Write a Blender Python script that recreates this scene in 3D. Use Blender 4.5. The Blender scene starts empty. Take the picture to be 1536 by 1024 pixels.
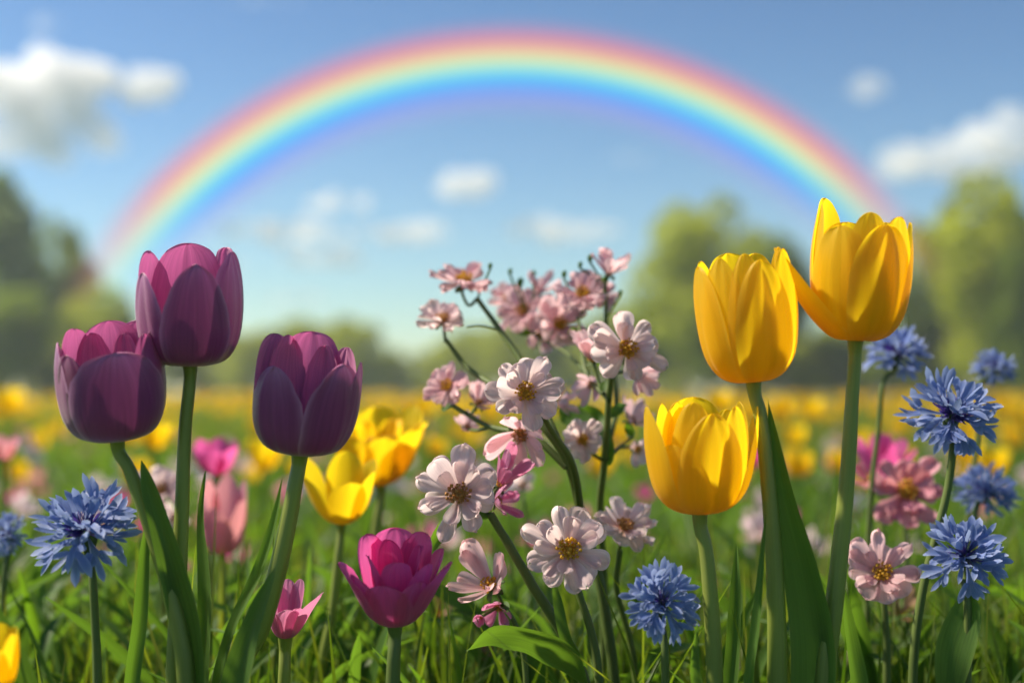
import bpy, math, random
import numpy as np
from mathutils import Vector, Matrix, Euler
random.seed(7)
rng = np.random.default_rng(11)
PI = math.pi
R = math.radians
scene = bpy.context.scene
COL = scene.collection

# ------------------------------------------------------------------ camera
HCAM = 0.42
TILT = 2.04
FPX = 1536 * 50 / 36.0
cd = bpy.data.cameras.new('camera')
cam = bpy.data.objects.new('camera', cd)
COL.objects.link(cam)
cam.location = (0, 0, HCAM)
cam.rotation_euler = (R(90 + TILT), 0, 0)
cd.lens = 50; cd.sensor_width = 36; cd.sensor_fit = 'HORIZONTAL'
cd.clip_start = 0.02; cd.clip_end = 9000
cd.dof.use_dof = True
cd.dof.focus_distance = 0.83
cd.dof.aperture_fstop = 3.2
cd.dof.aperture_blades = 0
scene.camera = cam

# ------------------------------------------------------------------ world + sun
SUN_EL, SUN_AZ = 47.0, -78.0      # azimuth from +Y towards +X (negative: from the left)
w = bpy.data.worlds.new('World'); scene.world = w; w.use_nodes = True
nt = w.node_tree
bg = nt.nodes['Background']
sky = nt.nodes.new('ShaderNodeTexSky')
sky.sky_type = 'NISHITA'; sky.sun_disc = False
sky.sun_elevation = R(SUN_EL); sky.sun_rotation = R(SUN_AZ)
sky.air_density = 1.0; sky.dust_density = 0.2; sky.ozone_density = 3.0
tint = nt.nodes.new('ShaderNodeMix'); tint.data_type = 'RGBA'; tint.blend_type = 'MULTIPLY'; tint.inputs[0].default_value = 1
tint.inputs[7].default_value = (0.88, 0.935, 0.89, 1)
gm = nt.nodes.new('ShaderNodeGamma'); gm.inputs[1].default_value = 1.55
nt.links.new(sky.outputs[0], gm.inputs[0]); nt.links.new(gm.outputs[0], tint.inputs[6]); nt.links.new(tint.outputs[2], bg.inputs[0])
bg.inputs[1].default_value = 0.031
sl = bpy.data.lights.new('sun', 'SUN'); sl.energy = 5.0; sl.angle = R(3.0); sl.color = (1.0, 0.89, 0.70)
so = bpy.data.objects.new('sun', sl); COL.objects.link(so)
sd = Vector((math.sin(R(SUN_AZ)) * math.cos(R(SUN_EL)), math.cos(R(SUN_AZ)) * math.cos(R(SUN_EL)), math.sin(R(SUN_EL))))
so.rotation_euler = sd.to_track_quat('Z', 'Y').to_euler()
scene.view_settings.view_transform = 'Standard'
scene.view_settings.look = 'None'
scene.view_settings.exposure = 0.75
scene.view_settings.gamma = 1.0
scene.view_settings.use_curve_mapping = False
cy = scene.cycles
cy.use_denoising = True
cy.max_bounces = 10; cy.diffuse_bounces = 5; cy.transmission_bounces = 6
cy.transparent_max_bounces = 12; cy.volume_bounces = 10
cy.caustics_reflective = False; cy.caustics_refractive = False
cy.sample_clamp_indirect = 8

_t = R(TILT)
def at(px, py, Y):
    """picture pixel (1536 wide) at a real distance Y along the ground -> world point"""
    a = (px - 768) / FPX; b = -(py - 512) / FPX
    dx = a; dy = math.cos(_t) - b * math.sin(_t); dz = math.sin(_t) + b * math.cos(_t)
    s = Y / dy
    return Vector((dx * s, Y, HCAM + dz * s))
def px2m(n, Y): return n * Y / FPX

# ------------------------------------------------------------------ node helpers
def new_mat(name):
    m = bpy.data.materials.new(name); m.use_nodes = True
    t = m.node_tree; t.nodes.clear()
    return m, t
def N(t, typ, **kw):
    n = t.nodes.new(typ)
    for k, v in kw.items(): setattr(n, k, v)
    return n
def L(t, a, b): t.links.new(a, b)
def mathn(t, op, a, b=None, clamp=False):
    n = N(t, 'ShaderNodeMath', operation=op); n.use_clamp = clamp
    for i, x in enumerate((a, b)):
        if x is None: continue
        if isinstance(x, (int, float)): n.inputs[i].default_value = x
        else: L(t, x, n.inputs[i])
    return n.outputs[0]
def mixc(t, f, a, b, mode='MIX'):
    n = N(t, 'ShaderNodeMix', data_type='RGBA', blend_type=mode)
    n.clamp_factor = True
    for idx, x in ((0, f), (6, a), (7, b)):
        if isinstance(x, (int, float)): n.inputs[idx].default_value = x
        elif isinstance(x, tuple): n.inputs[idx].default_value = (*x, 1) if len(x) == 3 else x
        else: L(t, x, n.inputs[idx])
    return n.outputs[2]
def ramp(t, f, stops, interp='LINEAR'):
    n = N(t, 'ShaderNodeValToRGB'); n.color_ramp.interpolation = interp
    e = n.color_ramp.elements
    while len(e) < len(stops): e.new(0.5)
    for i, (p, c) in enumerate(stops):
        e[i].position = p; e[i].color = (*c, 1) if len(c) == 3 else c
    L(t, f, n.inputs[0]); return n.outputs[0]

def petal_mat(name, base, mid, edge, trans, tf=0.45, rough=0.45, vein=0.25, coat=0.0, sheen=0.25, edgepow=4.0, spec=0.35, basepos=0.35, inner=None, tf2=None):
    """leafy tissue: base->mid colour along the petal, edge colour at the rim, light passes through it"""
    m, t = new_mat(name)
    at_ = N(t, 'ShaderNodeAttribute', attribute_name='pet')
    sp = N(t, 'ShaderNodeSeparateXYZ'); L(t, at_.outputs['Vector'], sp.inputs[0])
    u, v, r = sp.outputs
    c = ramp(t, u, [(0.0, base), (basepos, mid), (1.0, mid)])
    av = mathn(t, 'ABSOLUTE', v)
    e1 = mathn(t, 'POWER', av, edgepow)
    e2 = mathn(t, 'POWER', u, 14.0)
    e = mathn(t, 'MAXIMUM', e1, e2, True)
    c = mixc(t, mathn(t, 'MULTIPLY', e, 0.75), c, edge)
    cb = N(t, 'ShaderNodeCombineXYZ')
    L(t, mathn(t, 'MULTIPLY', v, 9.0), cb.inputs[0]); L(t, mathn(t, 'MULTIPLY', u, 1.3), cb.inputs[1]); L(t, mathn(t, 'MULTIPLY', r, 37.0), cb.inputs[2])
    nz = N(t, 'ShaderNodeTexNoise'); nz.inputs['Scale'].default_value = 1.6; nz.inputs['Detail'].default_value = 5
    nz.inputs['Roughness'].default_value = 0.6
    L(t, cb.outputs[0], nz.inputs['Vector'])
    f = ramp(t, nz.outputs[0], [(0.3, (0, 0, 0)), (0.7, (1, 1, 1))])
    dark = mixc(t, 1.0, c, (1 - vein, 1 - vein * 1.1, 1 - vein * 0.9), 'MULTIPLY')
    c = mixc(t, f, dark, c)
    if inner:
        ge = N(t, 'ShaderNodeNewGeometry'); ci = mixc(t, f, tuple(x * .7 for x in inner), inner)
        c = mixc(t, mathn(t, 'MULTIPLY', ge.outputs['Backfacing'], mathn(t, 'POWER', u, 0.5)), c, ci)
    tr = mixc(t, f, tuple(x * (1 - vein * .8) for x in trans), trans)
    p = N(t, 'ShaderNodeBsdfPrincipled')
    L(t, c, p.inputs['Base Color']); p.inputs['Roughness'].default_value = rough
    p.inputs['Specular IOR Level'].default_value = spec
    p.inputs['Sheen Weight'].default_value = sheen; p.inputs['Sheen Roughness'].default_value = 0.4
    p.inputs['Sheen Tint'].default_value = (1, 0.9, 0.95, 1)
    b = N(t, 'ShaderNodeBump'); b.inputs['Strength'].default_value = 0.22; b.inputs['Distance'].default_value = 0.002
    L(t, nz.outputs[0], b.inputs['Height']); L(t, b.outputs[0], p.inputs['Normal'])
    tb = N(t, 'ShaderNodeBsdfTranslucent'); L(t, tr, tb.inputs[0])
    mx = N(t, 'ShaderNodeMixShader'); mx.inputs[0].default_value = tf
    if tf2: L(t, mathn(t, 'ADD', mathn(t, 'MULTIPLY', mathn(t, 'POWER', u, 2.5), tf2 - tf), tf), mx.inputs[0])
    L(t, p.outputs[0], mx.inputs[1]); L(t, tb.outputs[0], mx.inputs[2])
    o = N(t, 'ShaderNodeOutputMaterial'); L(t, mx.outputs[0], o.inputs[0])
    return m

M = {}
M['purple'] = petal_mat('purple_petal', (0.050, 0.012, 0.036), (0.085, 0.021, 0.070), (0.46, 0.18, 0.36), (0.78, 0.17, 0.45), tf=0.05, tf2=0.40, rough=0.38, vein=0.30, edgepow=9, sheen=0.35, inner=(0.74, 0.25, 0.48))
M['purple_lit_front'] = petal_mat('purple_lit_front_petal', (0.11, 0.018, 0.080), (0.25, 0.040, 0.175), (0.58, 0.26, 0.48), (0.60, 0.12, 0.38), tf=0.02, tf2=0.12, rough=0.38, vein=0.30, edgepow=9, sheen=0.4, inner=(0.74, 0.25, 0.48))  # front petal copy: through-glow cut, base colour lightened to offset their shade
M['yellow'] = petal_mat('yellow_petal', (0.92, 0.46, 0.004), (0.94, 0.62, 0.008), (0.95, 0.74, 0.06), (1.0, 0.74, 0.014), tf=0.55, tf2=0.7, rough=0.42, vein=0.07, edgepow=5, sheen=0.1, basepos=0.6)
M['magenta'] = petal_mat('magenta_petal', (0.45, 0.04, 0.20), (0.68, 0.11, 0.35), (0.74, 0.20, 0.46), (1.0, 0.16, 0.50), tf=0.45, tf2=.65, vein=0.22, inner=(0.66, 0.10, 0.34))
M['pinklilac'] = petal_mat('lilac_pink_petal', (0.42, 0.08, 0.24), (0.66, 0.20, 0.42), (0.82, 0.45, 0.62), (0.90, 0.32, 0.55), tf=0.45, vein=0.2)
M['rose'] = petal_mat('rose_pink_petal', (0.90, 0.36, 0.20), (0.88, 0.36, 0.47), (0.86, 0.50, 0.56), (0.95, 0.42, 0.45), tf=0.45, vein=0.15)
M['blossom'] = petal_mat('pale_blossom_petal', (0.90, 0.42, 0.30), (0.93, 0.68, 0.73), (0.94, 0.84, 0.86), (1.0, 0.82, 0.82), tf=0.58, tf2=.68, vein=0.22, edgepow=2.5, basepos=0.5, sheen=0.15)
M['blossom_pink'] = petal_mat('pink_blossom_petal', (0.78, 0.28, 0.32), (0.90, 0.58, 0.64), (0.93, 0.76, 0.79), (1.0, 0.68, 0.72), tf=0.56, tf2=.68, vein=0.25, edgepow=2.5, sheen=0.15)
M['lilac'] = petal_mat('lilac_petal', (0.40, 0.28, 0.50), (0.52, 0.42, 0.66), (0.70, 0.62, 0.80), (0.70, 0.55, 0.85), tf=0.4)
M['corn'] = petal_mat('cornflower_ray', (0.040, 0.035, 0.19), (0.17, 0.26, 0.58), (0.62, 0.69, 0.88), (0.42, 0.54, 0.88), tf=0.38, vein=0.3, edgepow=3, sheen=0.2, basepos=0.55)
M['corn_core'] = petal_mat('cornflower_core', (0.030, 0.020, 0.14), (0.07, 0.05, 0.28), (0.16, 0.10, 0.42), (0.16, 0.10, 0.60), tf=0.2, vein=0.3)
M['stem'] = petal_mat('stem_green', (0.12, 0.19, 0.03), (0.30, 0.36, 0.07), (0.20, 0.26, 0.05), (0.40, 0.55, 0.04), tf=0.22, rough=0.38, vein=0.25, sheen=0.0, spec=0.5, edgepow=8)
M['darkstem'] = petal_mat('branch_green', (0.07, 0.11, 0.025), (0.14, 0.20, 0.045), (0.10, 0.15, 0.04), (0.12, 0.25, 0.03), tf=0.10, rough=0.5, vein=0.35, sheen=0.0, edgepow=8)
M['leaf'] = petal_mat('leaf_green', (0.040, 0.085, 0.020), (0.075, 0.150, 0.030), (0.18, 0.26, 0.06), (0.24, 0.46, 0.03), tf=0.38, rough=0.42, vein=0.3, sheen=0.0, edgepow=10, spec=0.25)
M['leaf2'] = petal_mat('leaf_yellow_green', (0.05, 0.11, 0.02), (0.085, 0.17, 0.03), (0.12, 0.2, 0.05), (0.26, 0.50, 0.02), tf=0.42, rough=0.5, vein=0.3, sheen=0.0, edgepow=10)
M['calyx'] = petal_mat('calyx_green', (0.05, 0.10, 0.02), (0.10, 0.17, 0.05), (0.06, 0.05, 0.03), (0.15, 0.3, 0.04), tf=0.15, rough=0.6, vein=0.4, sheen=0.0)
M['stamen'] = petal_mat('stamen_yellow', (0.86, 0.46, 0.05), (0.92, 0.58, 0.06), (0.92, 0.60, 0.08), (1.0, 0.70, 0.08), tf=0.45, rough=0.6, vein=0.35, sheen=0.0, basepos=0.6)
M['stamen_rust'] = petal_mat('stamen_rust', (0.80, 0.40, 0.10), (0.90, 0.50, 0.12), (0.6, 0.3, 0.10), (0.7, 0.35, 0.1), tf=0.25, rough=0.6, vein=0.4, sheen=0.0)
M['dry'] = petal_mat('dry_seed_head', (0.22, 0.14, 0.07), (0.42, 0.27, 0.15), (0.5, 0.36, 0.22), (0.5, 0.3, 0.15), tf=0.3, rough=0.7, vein=0.4, sheen=0.0)

# ------------------------------------------------------------------ mesh helpers
class MB:
    def __init__(s): s.v = []; s.f = []; s.a = []; s.m = []; s.n = 0
    def add(s, V, F, A, mi=0):
        V = np.asarray(V, float).reshape(-1, 3)
        s.v.append(V); s.a.append(np.asarray(A, float).reshape(-1, 3))
        s.f += [tuple(i + s.n for i in f) for f in F]; s.m += [mi] * len(F); s.n += len(V)
    def grid(s, P, U, V, r, mi=0, close=False):
        """P (nu,nv,3)"""
        nu, nv = P.shape[:2]
        A = np.stack([U, V, np.full(U.shape, r)], -1)
        F = []
        for i in range(nu - 1):
            for j in range(nv - 1 if not close else nv):
                k = (j + 1) % nv
                F.append((i * nv + j, i * nv + k, (i + 1) * nv + k, (i + 1) * nv + j))
        s.add(P, F, A, mi)
    def merge(s, o, mat4=None, mi=None, scale=1.0):
        V = np.vstack(o.v) * scale
        if mat4 is not None:
            m = np.array(mat4); V = V @ m[:3, :3].T + m[:3, 3]
        s.v.append(V); s.a.append(np.vstack(o.a))
        s.f += [tuple(i + s.n for i in f) for f in o.f]
        s.m += (o.m if mi is None else [mi] * len(o.f)); s.n += len(V)
    def mesh(s, name, mats):
        me = bpy.data.meshes.new(name)
        V = np.vstack(s.v)
        me.from_pydata(V.tolist(), [], s.f)
        a = me.attributes.new('pet', 'FLOAT_VECTOR', 'POINT')
        a.data.foreach_set('vector', np.vstack(s.a).astype(np.float32).ravel())
        for m in mats: me.materials.append(m)
        me.polygons.foreach_set('material_index', s.m)
        me.polygons.foreach_set('use_smooth', [True] * len(s.f))
        me.update()
        return me
    def build(s, name, mats, parent=None, mat4=None):
        if not isinstance(mats, (list, tuple)): mats = [mats]
        o = bpy.data.objects.new(name, s.mesh(name, mats)); COL.objects.link(o)
        if parent is not None: o.parent = parent
        if mat4 is not None: o.matrix_local = mat4
        return o
def empty(name, loc, label, cat, group=None):
    o = bpy.data.objects.new(name, None); COL.objects.link(o)
    o.empty_display_size = 0.02
    o.location = loc; tag(o, label, cat, group); return o
def tag(o, label=None, cat=None, group=None, kind=None):
    for k, x in (('label', label), ('category', cat), ('group', group), ('kind', kind)):
        if x: o[k] = x
    return o

def catmull(pts, n=8):
    """centripetal Catmull-Rom, so uneven spacing never overshoots"""
    P = [np.array(p, float) for p in pts]
    P = [2 * P[0] - P[1]] + P + [2 * P[-1] - P[-2]]
    out = []
    for i in range(1, len(P) - 2):
        a, b, c, d = P[i - 1], P[i], P[i + 1], P[i + 2]
        t1 = max(1e-5, np.linalg.norm(b - a) ** .5); t2 = t1 + max(1e-5, np.linalg.norm(c - b) ** .5); t3 = t2 + max(1e-5, np.linalg.norm(d - c) ** .5)
        for k in range(n):
            t = t1 + (t2 - t1) * k / n
            A1 = a + (b - a) * t / t1; A2 = b + (c - b) * (t - t1) / (t2 - t1); A3 = c + (d - c) * (t - t2) / (t3 - t2)
            B1 = A1 + (A2 - A1) * t / t2; B2 = A2 + (A3 - A2) * (t - t1) / (t3 - t1)
            out.append(B1 + (B2 - B1) * (t - t1) / (t2 - t1))
    out.append(P[-2]); return np.array(out)
def frames(C):
    T = np.gradient(C, axis=0); T /= np.linalg.norm(T, axis=1)[:, None] + 1e-12
    return T
def tube(mb, pts, radii, sides=10, mi=0, n=8, r=0.5, lump=0.0):
    C = catmull(pts, n); T = frames(C); m = len(C)
    rad = np.interp(np.linspace(0, 1, m), np.linspace(0, 1, len(radii)), radii)
    ref = np.array([0.0, 0, 1]) if abs(T[0][2]) < 0.9 else np.array([1.0, 0, 0])
    P = np.zeros((m, sides, 3)); nrm = np.cross(T[0], ref); nrm /= np.linalg.norm(nrm)
    for i in range(m):
        nrm = nrm - T[i] * nrm.dot(T[i]); nrm /= np.linalg.norm(nrm)
        b = np.cross(T[i], nrm)
        for j in range(sides):
            a = 2 * PI * j / sides
            rr = rad[i] * (1 + lump * math.sin(i * 1.3 + j))
            P[i, j] = C[i] + rr * (math.cos(a) * nrm + math.sin(a) * b)
    U = np.repeat(np.linspace(0, 1, m)[:, None], sides, 1)
    V = np.repeat(np.sin(np.arange(sides) * 2 * PI / sides)[None] * .9, m, 0)
    mb.grid(P, U, V, r, mi, close=True)
    # caps
    for i in (0, m - 1):
        mb.add(P[i], [tuple(range(sides)) if i else tuple(range(sides))[::-1]], np.stack([U[i], V[i], np.full(sides, r)], -1), mi)
def blade(mb, pts, W, face=0.0, twist=0.0, fold=0.25, mi=0, r=0.5, n=7, prof='tulip', nv=7, wave=0.0):
    """leaf ribbon along pts (base first); W = greatest half width"""
    C = catmull(pts, n); T = frames(C); m = len(C)
    P = np.zeros((m, nv, 3)); U = np.zeros((m, nv)); V = np.zeros((m, nv))
    for i in range(m):
        u = i / (m - 1)
        if prof == 'tulip': w_ = W * 1.42 * (0.42 + 0.85 * u) * max(0, 1 - u) ** 0.85
        else: w_ = W * (math.sin(PI * min(1, u ** 0.8)) ** 0.8 + 0.04)
        w_ = max(w_, W * 0.01)
        nr = np.array([0, -1.0, 0.15]); t = T[i]
        nr = nr - t * nr.dot(t)
        if np.linalg.norm(nr) < 0.05: nr = np.array([0, 0, 1.0]) - t * t[2]
        nr /= np.linalg.norm(nr); sd_ = np.cross(t, nr)
        a = face + twist * u
        s2 = math.cos(a) * sd_ + math.sin(a) * nr; n2 = -math.sin(a) * sd_ + math.cos(a) * nr
        for j in range(nv):
            v = -1 + 2 * j / (nv - 1)
            wv = wave * W * math.sin(u * 14 + r * 20 + (2 if v > 0 else 0)) * v * v
            P[i, j] = C[i] + s2 * w_ * v + n2 * (fold * w_ * abs(v) ** 1.5 + wv)
            U[i, j] = u; V[i, j] = v
    mb.grid(P, U, V, r, mi)

# ------------------------------------------------------------------ tulip petals
CUP = [(0.06, 0.0), (0.40, -0.012), (0.74, 0.06), (0.93, 0.22), (1.0, 0.45), (0.99, 0.68), (0.93, 0.87), (0.86, 1.0)]
def petal(phi, Rr, H, prof=CUP, wid=0.78, flare=0.0, lean=0.0, ring=1.0, ln=1.0, tip=(4.0, 0.5), kc=1.08, curl=0.0, rib=0.012, wav=0.012, rag=0.035, fold=0.010, nu=26, nv=21, seed=0):
    tip = (tip[0] * 1.7, tip[1] * .95); wid = wid * 1.22
    rs = random.Random(seed * 77 + int(phi * 100)); ph = [rs.uniform(0, 6.28) for _ in range(6)]
    t = np.linspace(0, 1, nu); us = np.sin(t * PI / 2) ** 1.0
    C = catmull([(a, b, 0) for a, b in prof], 12); seg = np.r_[0, np.cumsum(np.linalg.norm(np.diff(C, axis=0), axis=1))]; seg /= seg[-1]
    P = np.zeros((nu, nv, 3)); U = np.zeros((nu, nv)); V = np.zeros((nu, nv))
    for i, u in enumerate(us):
        uu = u * ln
        if uu <= 1: r = np.interp(uu, seg, C[:, 0]); z = np.interp(uu, seg, C[:, 1])
        else:
            d = C[-1] - C[-4]; d /= np.linalg.norm(d); r = C[-1, 0] + d[0] * (uu - 1) * 1.3; z = C[-1, 1] + d[1] * (uu - 1) * 1.3
        r = r * ring * Rr; z = z * H
        r += flare * Rr * u ** 2.2
        if lean:
            q = min(1, max(0, (u - 0.10) / 0.75)); a = lean * q * q * (3 - 2 * q)
            r0, z0 = 0.80 * Rr * ring, 0.12 * H
            dr, dz = r - r0, z - z0
            r = r0 + dr * math.cos(a) + dz * math.sin(a); z = z0 - dr * math.sin(a) + dz * math.cos(a)
        env = (0.80 + 0.20 * math.sin(PI * min(1, u * 0.9))) * max(0.0, 1 - u ** tip[0]) ** tip[1]
        env *= 1 + rag * .8 * math.sin(63 * u + ph[2]) * u ** 4 + rag * math.sin(19 * u + ph[0]) * u ** 2 + rag * .7 * math.sin(41 * u + ph[1]) * u ** 3
        wabs = wid * env * max(r, 0.3 * Rr * u + .05 * Rr) if not lean else wid * env * min(1, .12 + u * 2.2) * Rr * ring
        rr = Rr * min(.75, .1 + u * 2) if lean else r
        for j in range(nv):
            v = -1 + 2 * j / (nv - 1)
            ang = wabs * v * kc / max(rr, 1e-6); ang = max(-1.9, min(1.9, ang))
            tang = math.sin(ang) * rr / kc; rad = r - (1 - math.cos(ang)) * rr / kc
            rad -= rib * Rr * math.exp(-(v / 0.13) ** 2) * math.sin(PI * min(1, u * 1.02)) * 1.0
            rad += Rr * wav * (math.sin(5 * v + ph[2] + 3 * u) + 0.6 * math.sin(9 * v + ph[3] - 5 * u)) * u ** 2
            rad += Rr * fold * (math.sin(6.5 * v + ph[5]) + .5 * math.sin(13 * v + ph[0] + u)) * math.sin(PI * min(1, .06 + u * .85)) ** .8
            rad += curl * Rr * (abs(v) ** 3) * u ** 2 + curl * .6 * Rr * max(0, u - .7) ** 2 * 6
            zz = z + Rr * rag * (0.9 * math.sin(7 * v + ph[4]) + 1.1 * math.sin(17 * v + ph[5])) * u ** 6 * min(1, (1 - u) * 12 + .15)
            P[i, j] = (math.cos(phi) * rad - math.sin(phi) * tang, math.sin(phi) * rad + math.cos(phi) * tang, zz)
            U[i, j] = u; V[i, j] = v
    mb = MB(); mb.grid(P, U, V, rs.random()); return mb

def head_mat(p, tr, tf, spin=0.0):
    return Matrix.Translation(p) @ Matrix.Rotation(R(tr), 4, 'Y') @ Matrix.Rotation(R(tf), 4, 'X') @ Matrix.Rotation(R(spin), 4, 'Z')

def to_ground(p, dx=0.0, dy=0.0): return Vector((p.x + dx, p.y + dy, 0.0))

def tulip(name, label, headpx, Y, Wpx, Hpx, tr, tf, petals, mat, stempx, srad=0.0042, leaves=(), cup=CUP, pistil=False, foot=(0, 0), stemmat='stem', group=None, cat='tulip', nu=28, nv=25, seed=1):
    """headpx: pixel of the head's base. stempx: pixels down the stem. All at distance Y."""
    hp = at(headpx[0], headpx[1], Y)
    pts = [hp] + [at(q[0], q[1], q[2] if len(q) > 2 else Y) for q in stempx]
    g = to_ground(pts[-1], *foot); pts.append(g)
    root = empty(name, g, label, cat, group)
    Rr = px2m(Wpx, Y) / 2; H = px2m(Hpx, Y)
    off = Matrix.Translation(-g)
    m4 = off @ head_mat(hp, tr, tf)
    for k, p in enumerate(petals):
        d = dict(p); deg = d.pop('a')
        if mat == 'yellow': d['rag'] = .014; d['fold'] = d.get('fold', .012) * .4; d['rib'] = d.get('rib', .012) * .5; d['tip'] = (d.get('tip', (4, .5))[0] * 1.2, d.get('tip', (4, .5))[1] * .97)
        petal(R(deg), Rr, H, prof=d.pop('prof', cup), seed=seed * 13 + k, nu=nu, nv=nv, **d).build('petal', M['purple_lit_front' if mat == 'purple' and p.get('ring', 1) >= 1.0 else mat], root, m4)
    ax = (m4.to_3x3() @ Vector((0, 0, 1)))
    mb = MB(); lp = [Vector(p) - g for p in pts]
    lp = [lp[0] + ax * 0.0015] + [lp[0] - ax * 0.008] + lp[1:]
    rr = [srad * 1.25, srad * 0.98] + [srad * (1.0 + 0.12 * i) for i in range(len(lp) - 2)]
    tube(mb, lp[::-1], rr[::-1], 12, r=random.random()); mb.build('stem', M[stemmat], root)
    if pistil:
        mb = MB(); tube(mb, [(0, 0, 0), (0, 0, H * .25), (0, 0, H * .42)], [Rr * .12, Rr * .13, Rr * .16], 8); 
        for k in range(6):
            a = k * PI / 3; c, s = math.cos(a) * Rr * .3, math.sin(a) * Rr * .3
            tube(mb, [(c * .4, s * .4, 0), (c, s, H * .2), (c * 1.1, s * 1.1, H * .42)], [Rr * .03, Rr * .03, Rr * .08], 6)
        mb.build('stamens', M['stamen'], root, m4)
    for lf in leaves:
        q = [at(a[0], a[1], a[2] if len(a) > 2 else Y) for a in lf['p']]
        q0 = q[0]; q = [Vector((g.x * .3 + q0.x * .7, g.y * .5 + q0.y * .5, 0.0))] + q
        mb = MB(); blade(mb, [x - g for x in q], px2m(lf['w'], Y) / 2, lf.get('face', 0), lf.get('twist', 0), lf.get('fold', .3), r=random.random(), wave=lf.get('wave', .05), nv=9)
        mb.build('leaf', M[lf.get('m', 'leaf')], root)
    return root

# ================================================================== structure: ground
def ground():
    m, t = new_mat('meadow_ground')
    tc = N(t, 'ShaderNodeTexCoord')
    nz = N(t, 'ShaderNodeTexNoise'); nz.inputs['Scale'].default_value = 1.7; nz.inputs['Detail'].default_value = 8
    L(t, tc.outputs['Object'], nz.inputs['Vector'])
    n2 = N(t, 'ShaderNodeTexNoise'); n2.inputs['Scale'].default_value = 0.05; n2.inputs['Detail'].default_value = 4
    L(t, tc.outputs['Object'], n2.inputs['Vector'])
    c = ramp(t, nz.outputs[0], [(0.3, (0.020, 0.032, 0.008)), (0.6, (0.045, 0.085, 0.015)), (0.8, (0.09, 0.12, 0.03))])
    c = mixc(t, n2.outputs[0], c, (0.07, 0.12, 0.03))
    p = N(t, 'ShaderNodeBsdfPrincipled'); L(t, c, p.inputs['Base Color']); p.inputs['Roughness'].default_value = 0.95
    b = N(t, 'ShaderNodeBump'); b.inputs['Strength'].default_value = 0.6; L(t, nz.outputs[0], b.inputs['Height']); L(t, b.outputs[0], p.inputs['Normal'])
    o = N(t, 'ShaderNodeOutputMaterial'); L(t, p.outputs[0], o.inputs[0])
    xs = np.r_[-4000, -600, np.linspace(-60, 60, 61), 600, 4000]; ys = np.r_[-300, -20, np.linspace(-3, 120, 80), 600, 5000]
    X, Yg = np.meshgrid(xs, ys, indexing='ij')
    Z = 0.012 * np.sin(X * 1.3 + 2) * np.sin(Yg * 1.1) * (np.abs(X) < 100)
    mb = MB(); mb.grid(np.stack([X, Yg, Z - 0.012], -1), X * 0, X * 0, 0)
    tag(mb.build('ground', m), kind='structure')
ground()

# ================================================================== grass (stuff)
def blades_object(name, label, n, y0, y1, hmin, hmax, w0, wk, mat, seed, lean=0.5, spread=0.5, keep=None):
    g = np.random.default_rng(seed)
    y = np.exp(g.uniform(math.log(y0), math.log(y1), n))
    x = g.uniform(-1, 1, n) * (0.40 * y + spread)
    h = g.uniform(hmin, hmax, n) * (0.75 + 0.5 * g.random(n) ** 2)
    patch = 0.85 + 0.2 * np.sin(x * 2.1 + 1) * np.sin(y * 1.7) 
    h = h * patch
    # the meadow is lower right in front of the camera
    wd = w0 * (1 + wk * y) * g.uniform(0.6, 1.5, n)
    az = g.uniform(0, 2 * PI, n); ln = np.abs(g.normal(0, lean, n)) * h
    fa = az + g.normal(0, 0.7, n)
    lv = 5; V = np.zeros((n, 2 * lv - 1, 3)); A = np.zeros((n, 2 * lv - 1, 3)); rd = g.random(n)
    for k in range(lv):
        u = k / (lv - 1)
        cx = x + np.cos(az) * ln * u ** 2; cyy = y + np.sin(az) * ln * u ** 2; cz = h * (u - 0.25 * u * u * np.minimum(1, ln / h)) 
        ww = wd * (1 - u ** 1.6) * 0.5 * (0.7 + 0.6 * min(1, u * 3))
        if k < lv - 1:
            for s, j in ((-1, 2 * k), (1, 2 * k + 1)):
                V[:, j, 0] = cx - s * np.sin(fa) * ww; V[:, j, 1] = cyy + s * np.cos(fa) * ww; V[:, j, 2] = cz
                A[:, j, 0] = u; A[:, j, 1] = s * 0.6; A[:, j, 2] = rd
        else:
            V[:, 2 * k] = np.stack([cx, cyy, cz], -1); A[:, 2 * k, 0] = 1; A[:, 2 * k, 2] = rd
    nvb = 2 * lv - 1
    base = (np.arange(n) * nvb)[:, None]
    quads = [np.stack([base[:, 0] + 2 * k, base[:, 0] + 2 * k + 1, base[:, 0] + 2 * k + 3, base[:, 0] + 2 * k + 2], -1) for k in range(lv - 2)]
    tri = np.stack([base[:, 0] + 2 * (lv - 2), base[:, 0] + 2 * (lv - 2) + 1, base[:, 0] + 2 * (lv - 1)], -1)
    loops = np.concatenate([np.concatenate(quads).ravel(), tri.ravel()]).astype(np.int32)
    nq = n * (lv - 2); starts = np.concatenate([np.arange(nq) * 4, nq * 4 + np.arange(n) * 3]).astype(np.int32)
    tot = np.concatenate([np.full(nq, 4), np.full(n, 3)]).astype(np.int32)
    me = bpy.data.meshes.new(name)
    me.vertices.add(n * nvb); me.vertices.foreach_set('co', V.astype(np.float32).ravel())
    me.loops.add(len(loops)); me.loops.foreach_set('vertex_index', loops)
    me.polygons.add(len(starts)); me.polygons.foreach_set('loop_start', starts); me.polygons.foreach_set('loop_total', tot)
    me.update(calc_edges=True)
    a = me.attributes.new('pet', 'FLOAT_VECTOR', 'POINT'); a.data.foreach_set('vector', A.astype(np.float32).ravel())
    me.polygons.foreach_set('use_smooth', np.ones(len(starts), bool))
    me.materials.append(mat)
    o = bpy.data.objects.new(name, me); COL.objects.link(o)
    tag(o, label, 'grass', kind='stuff'); return o
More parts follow.
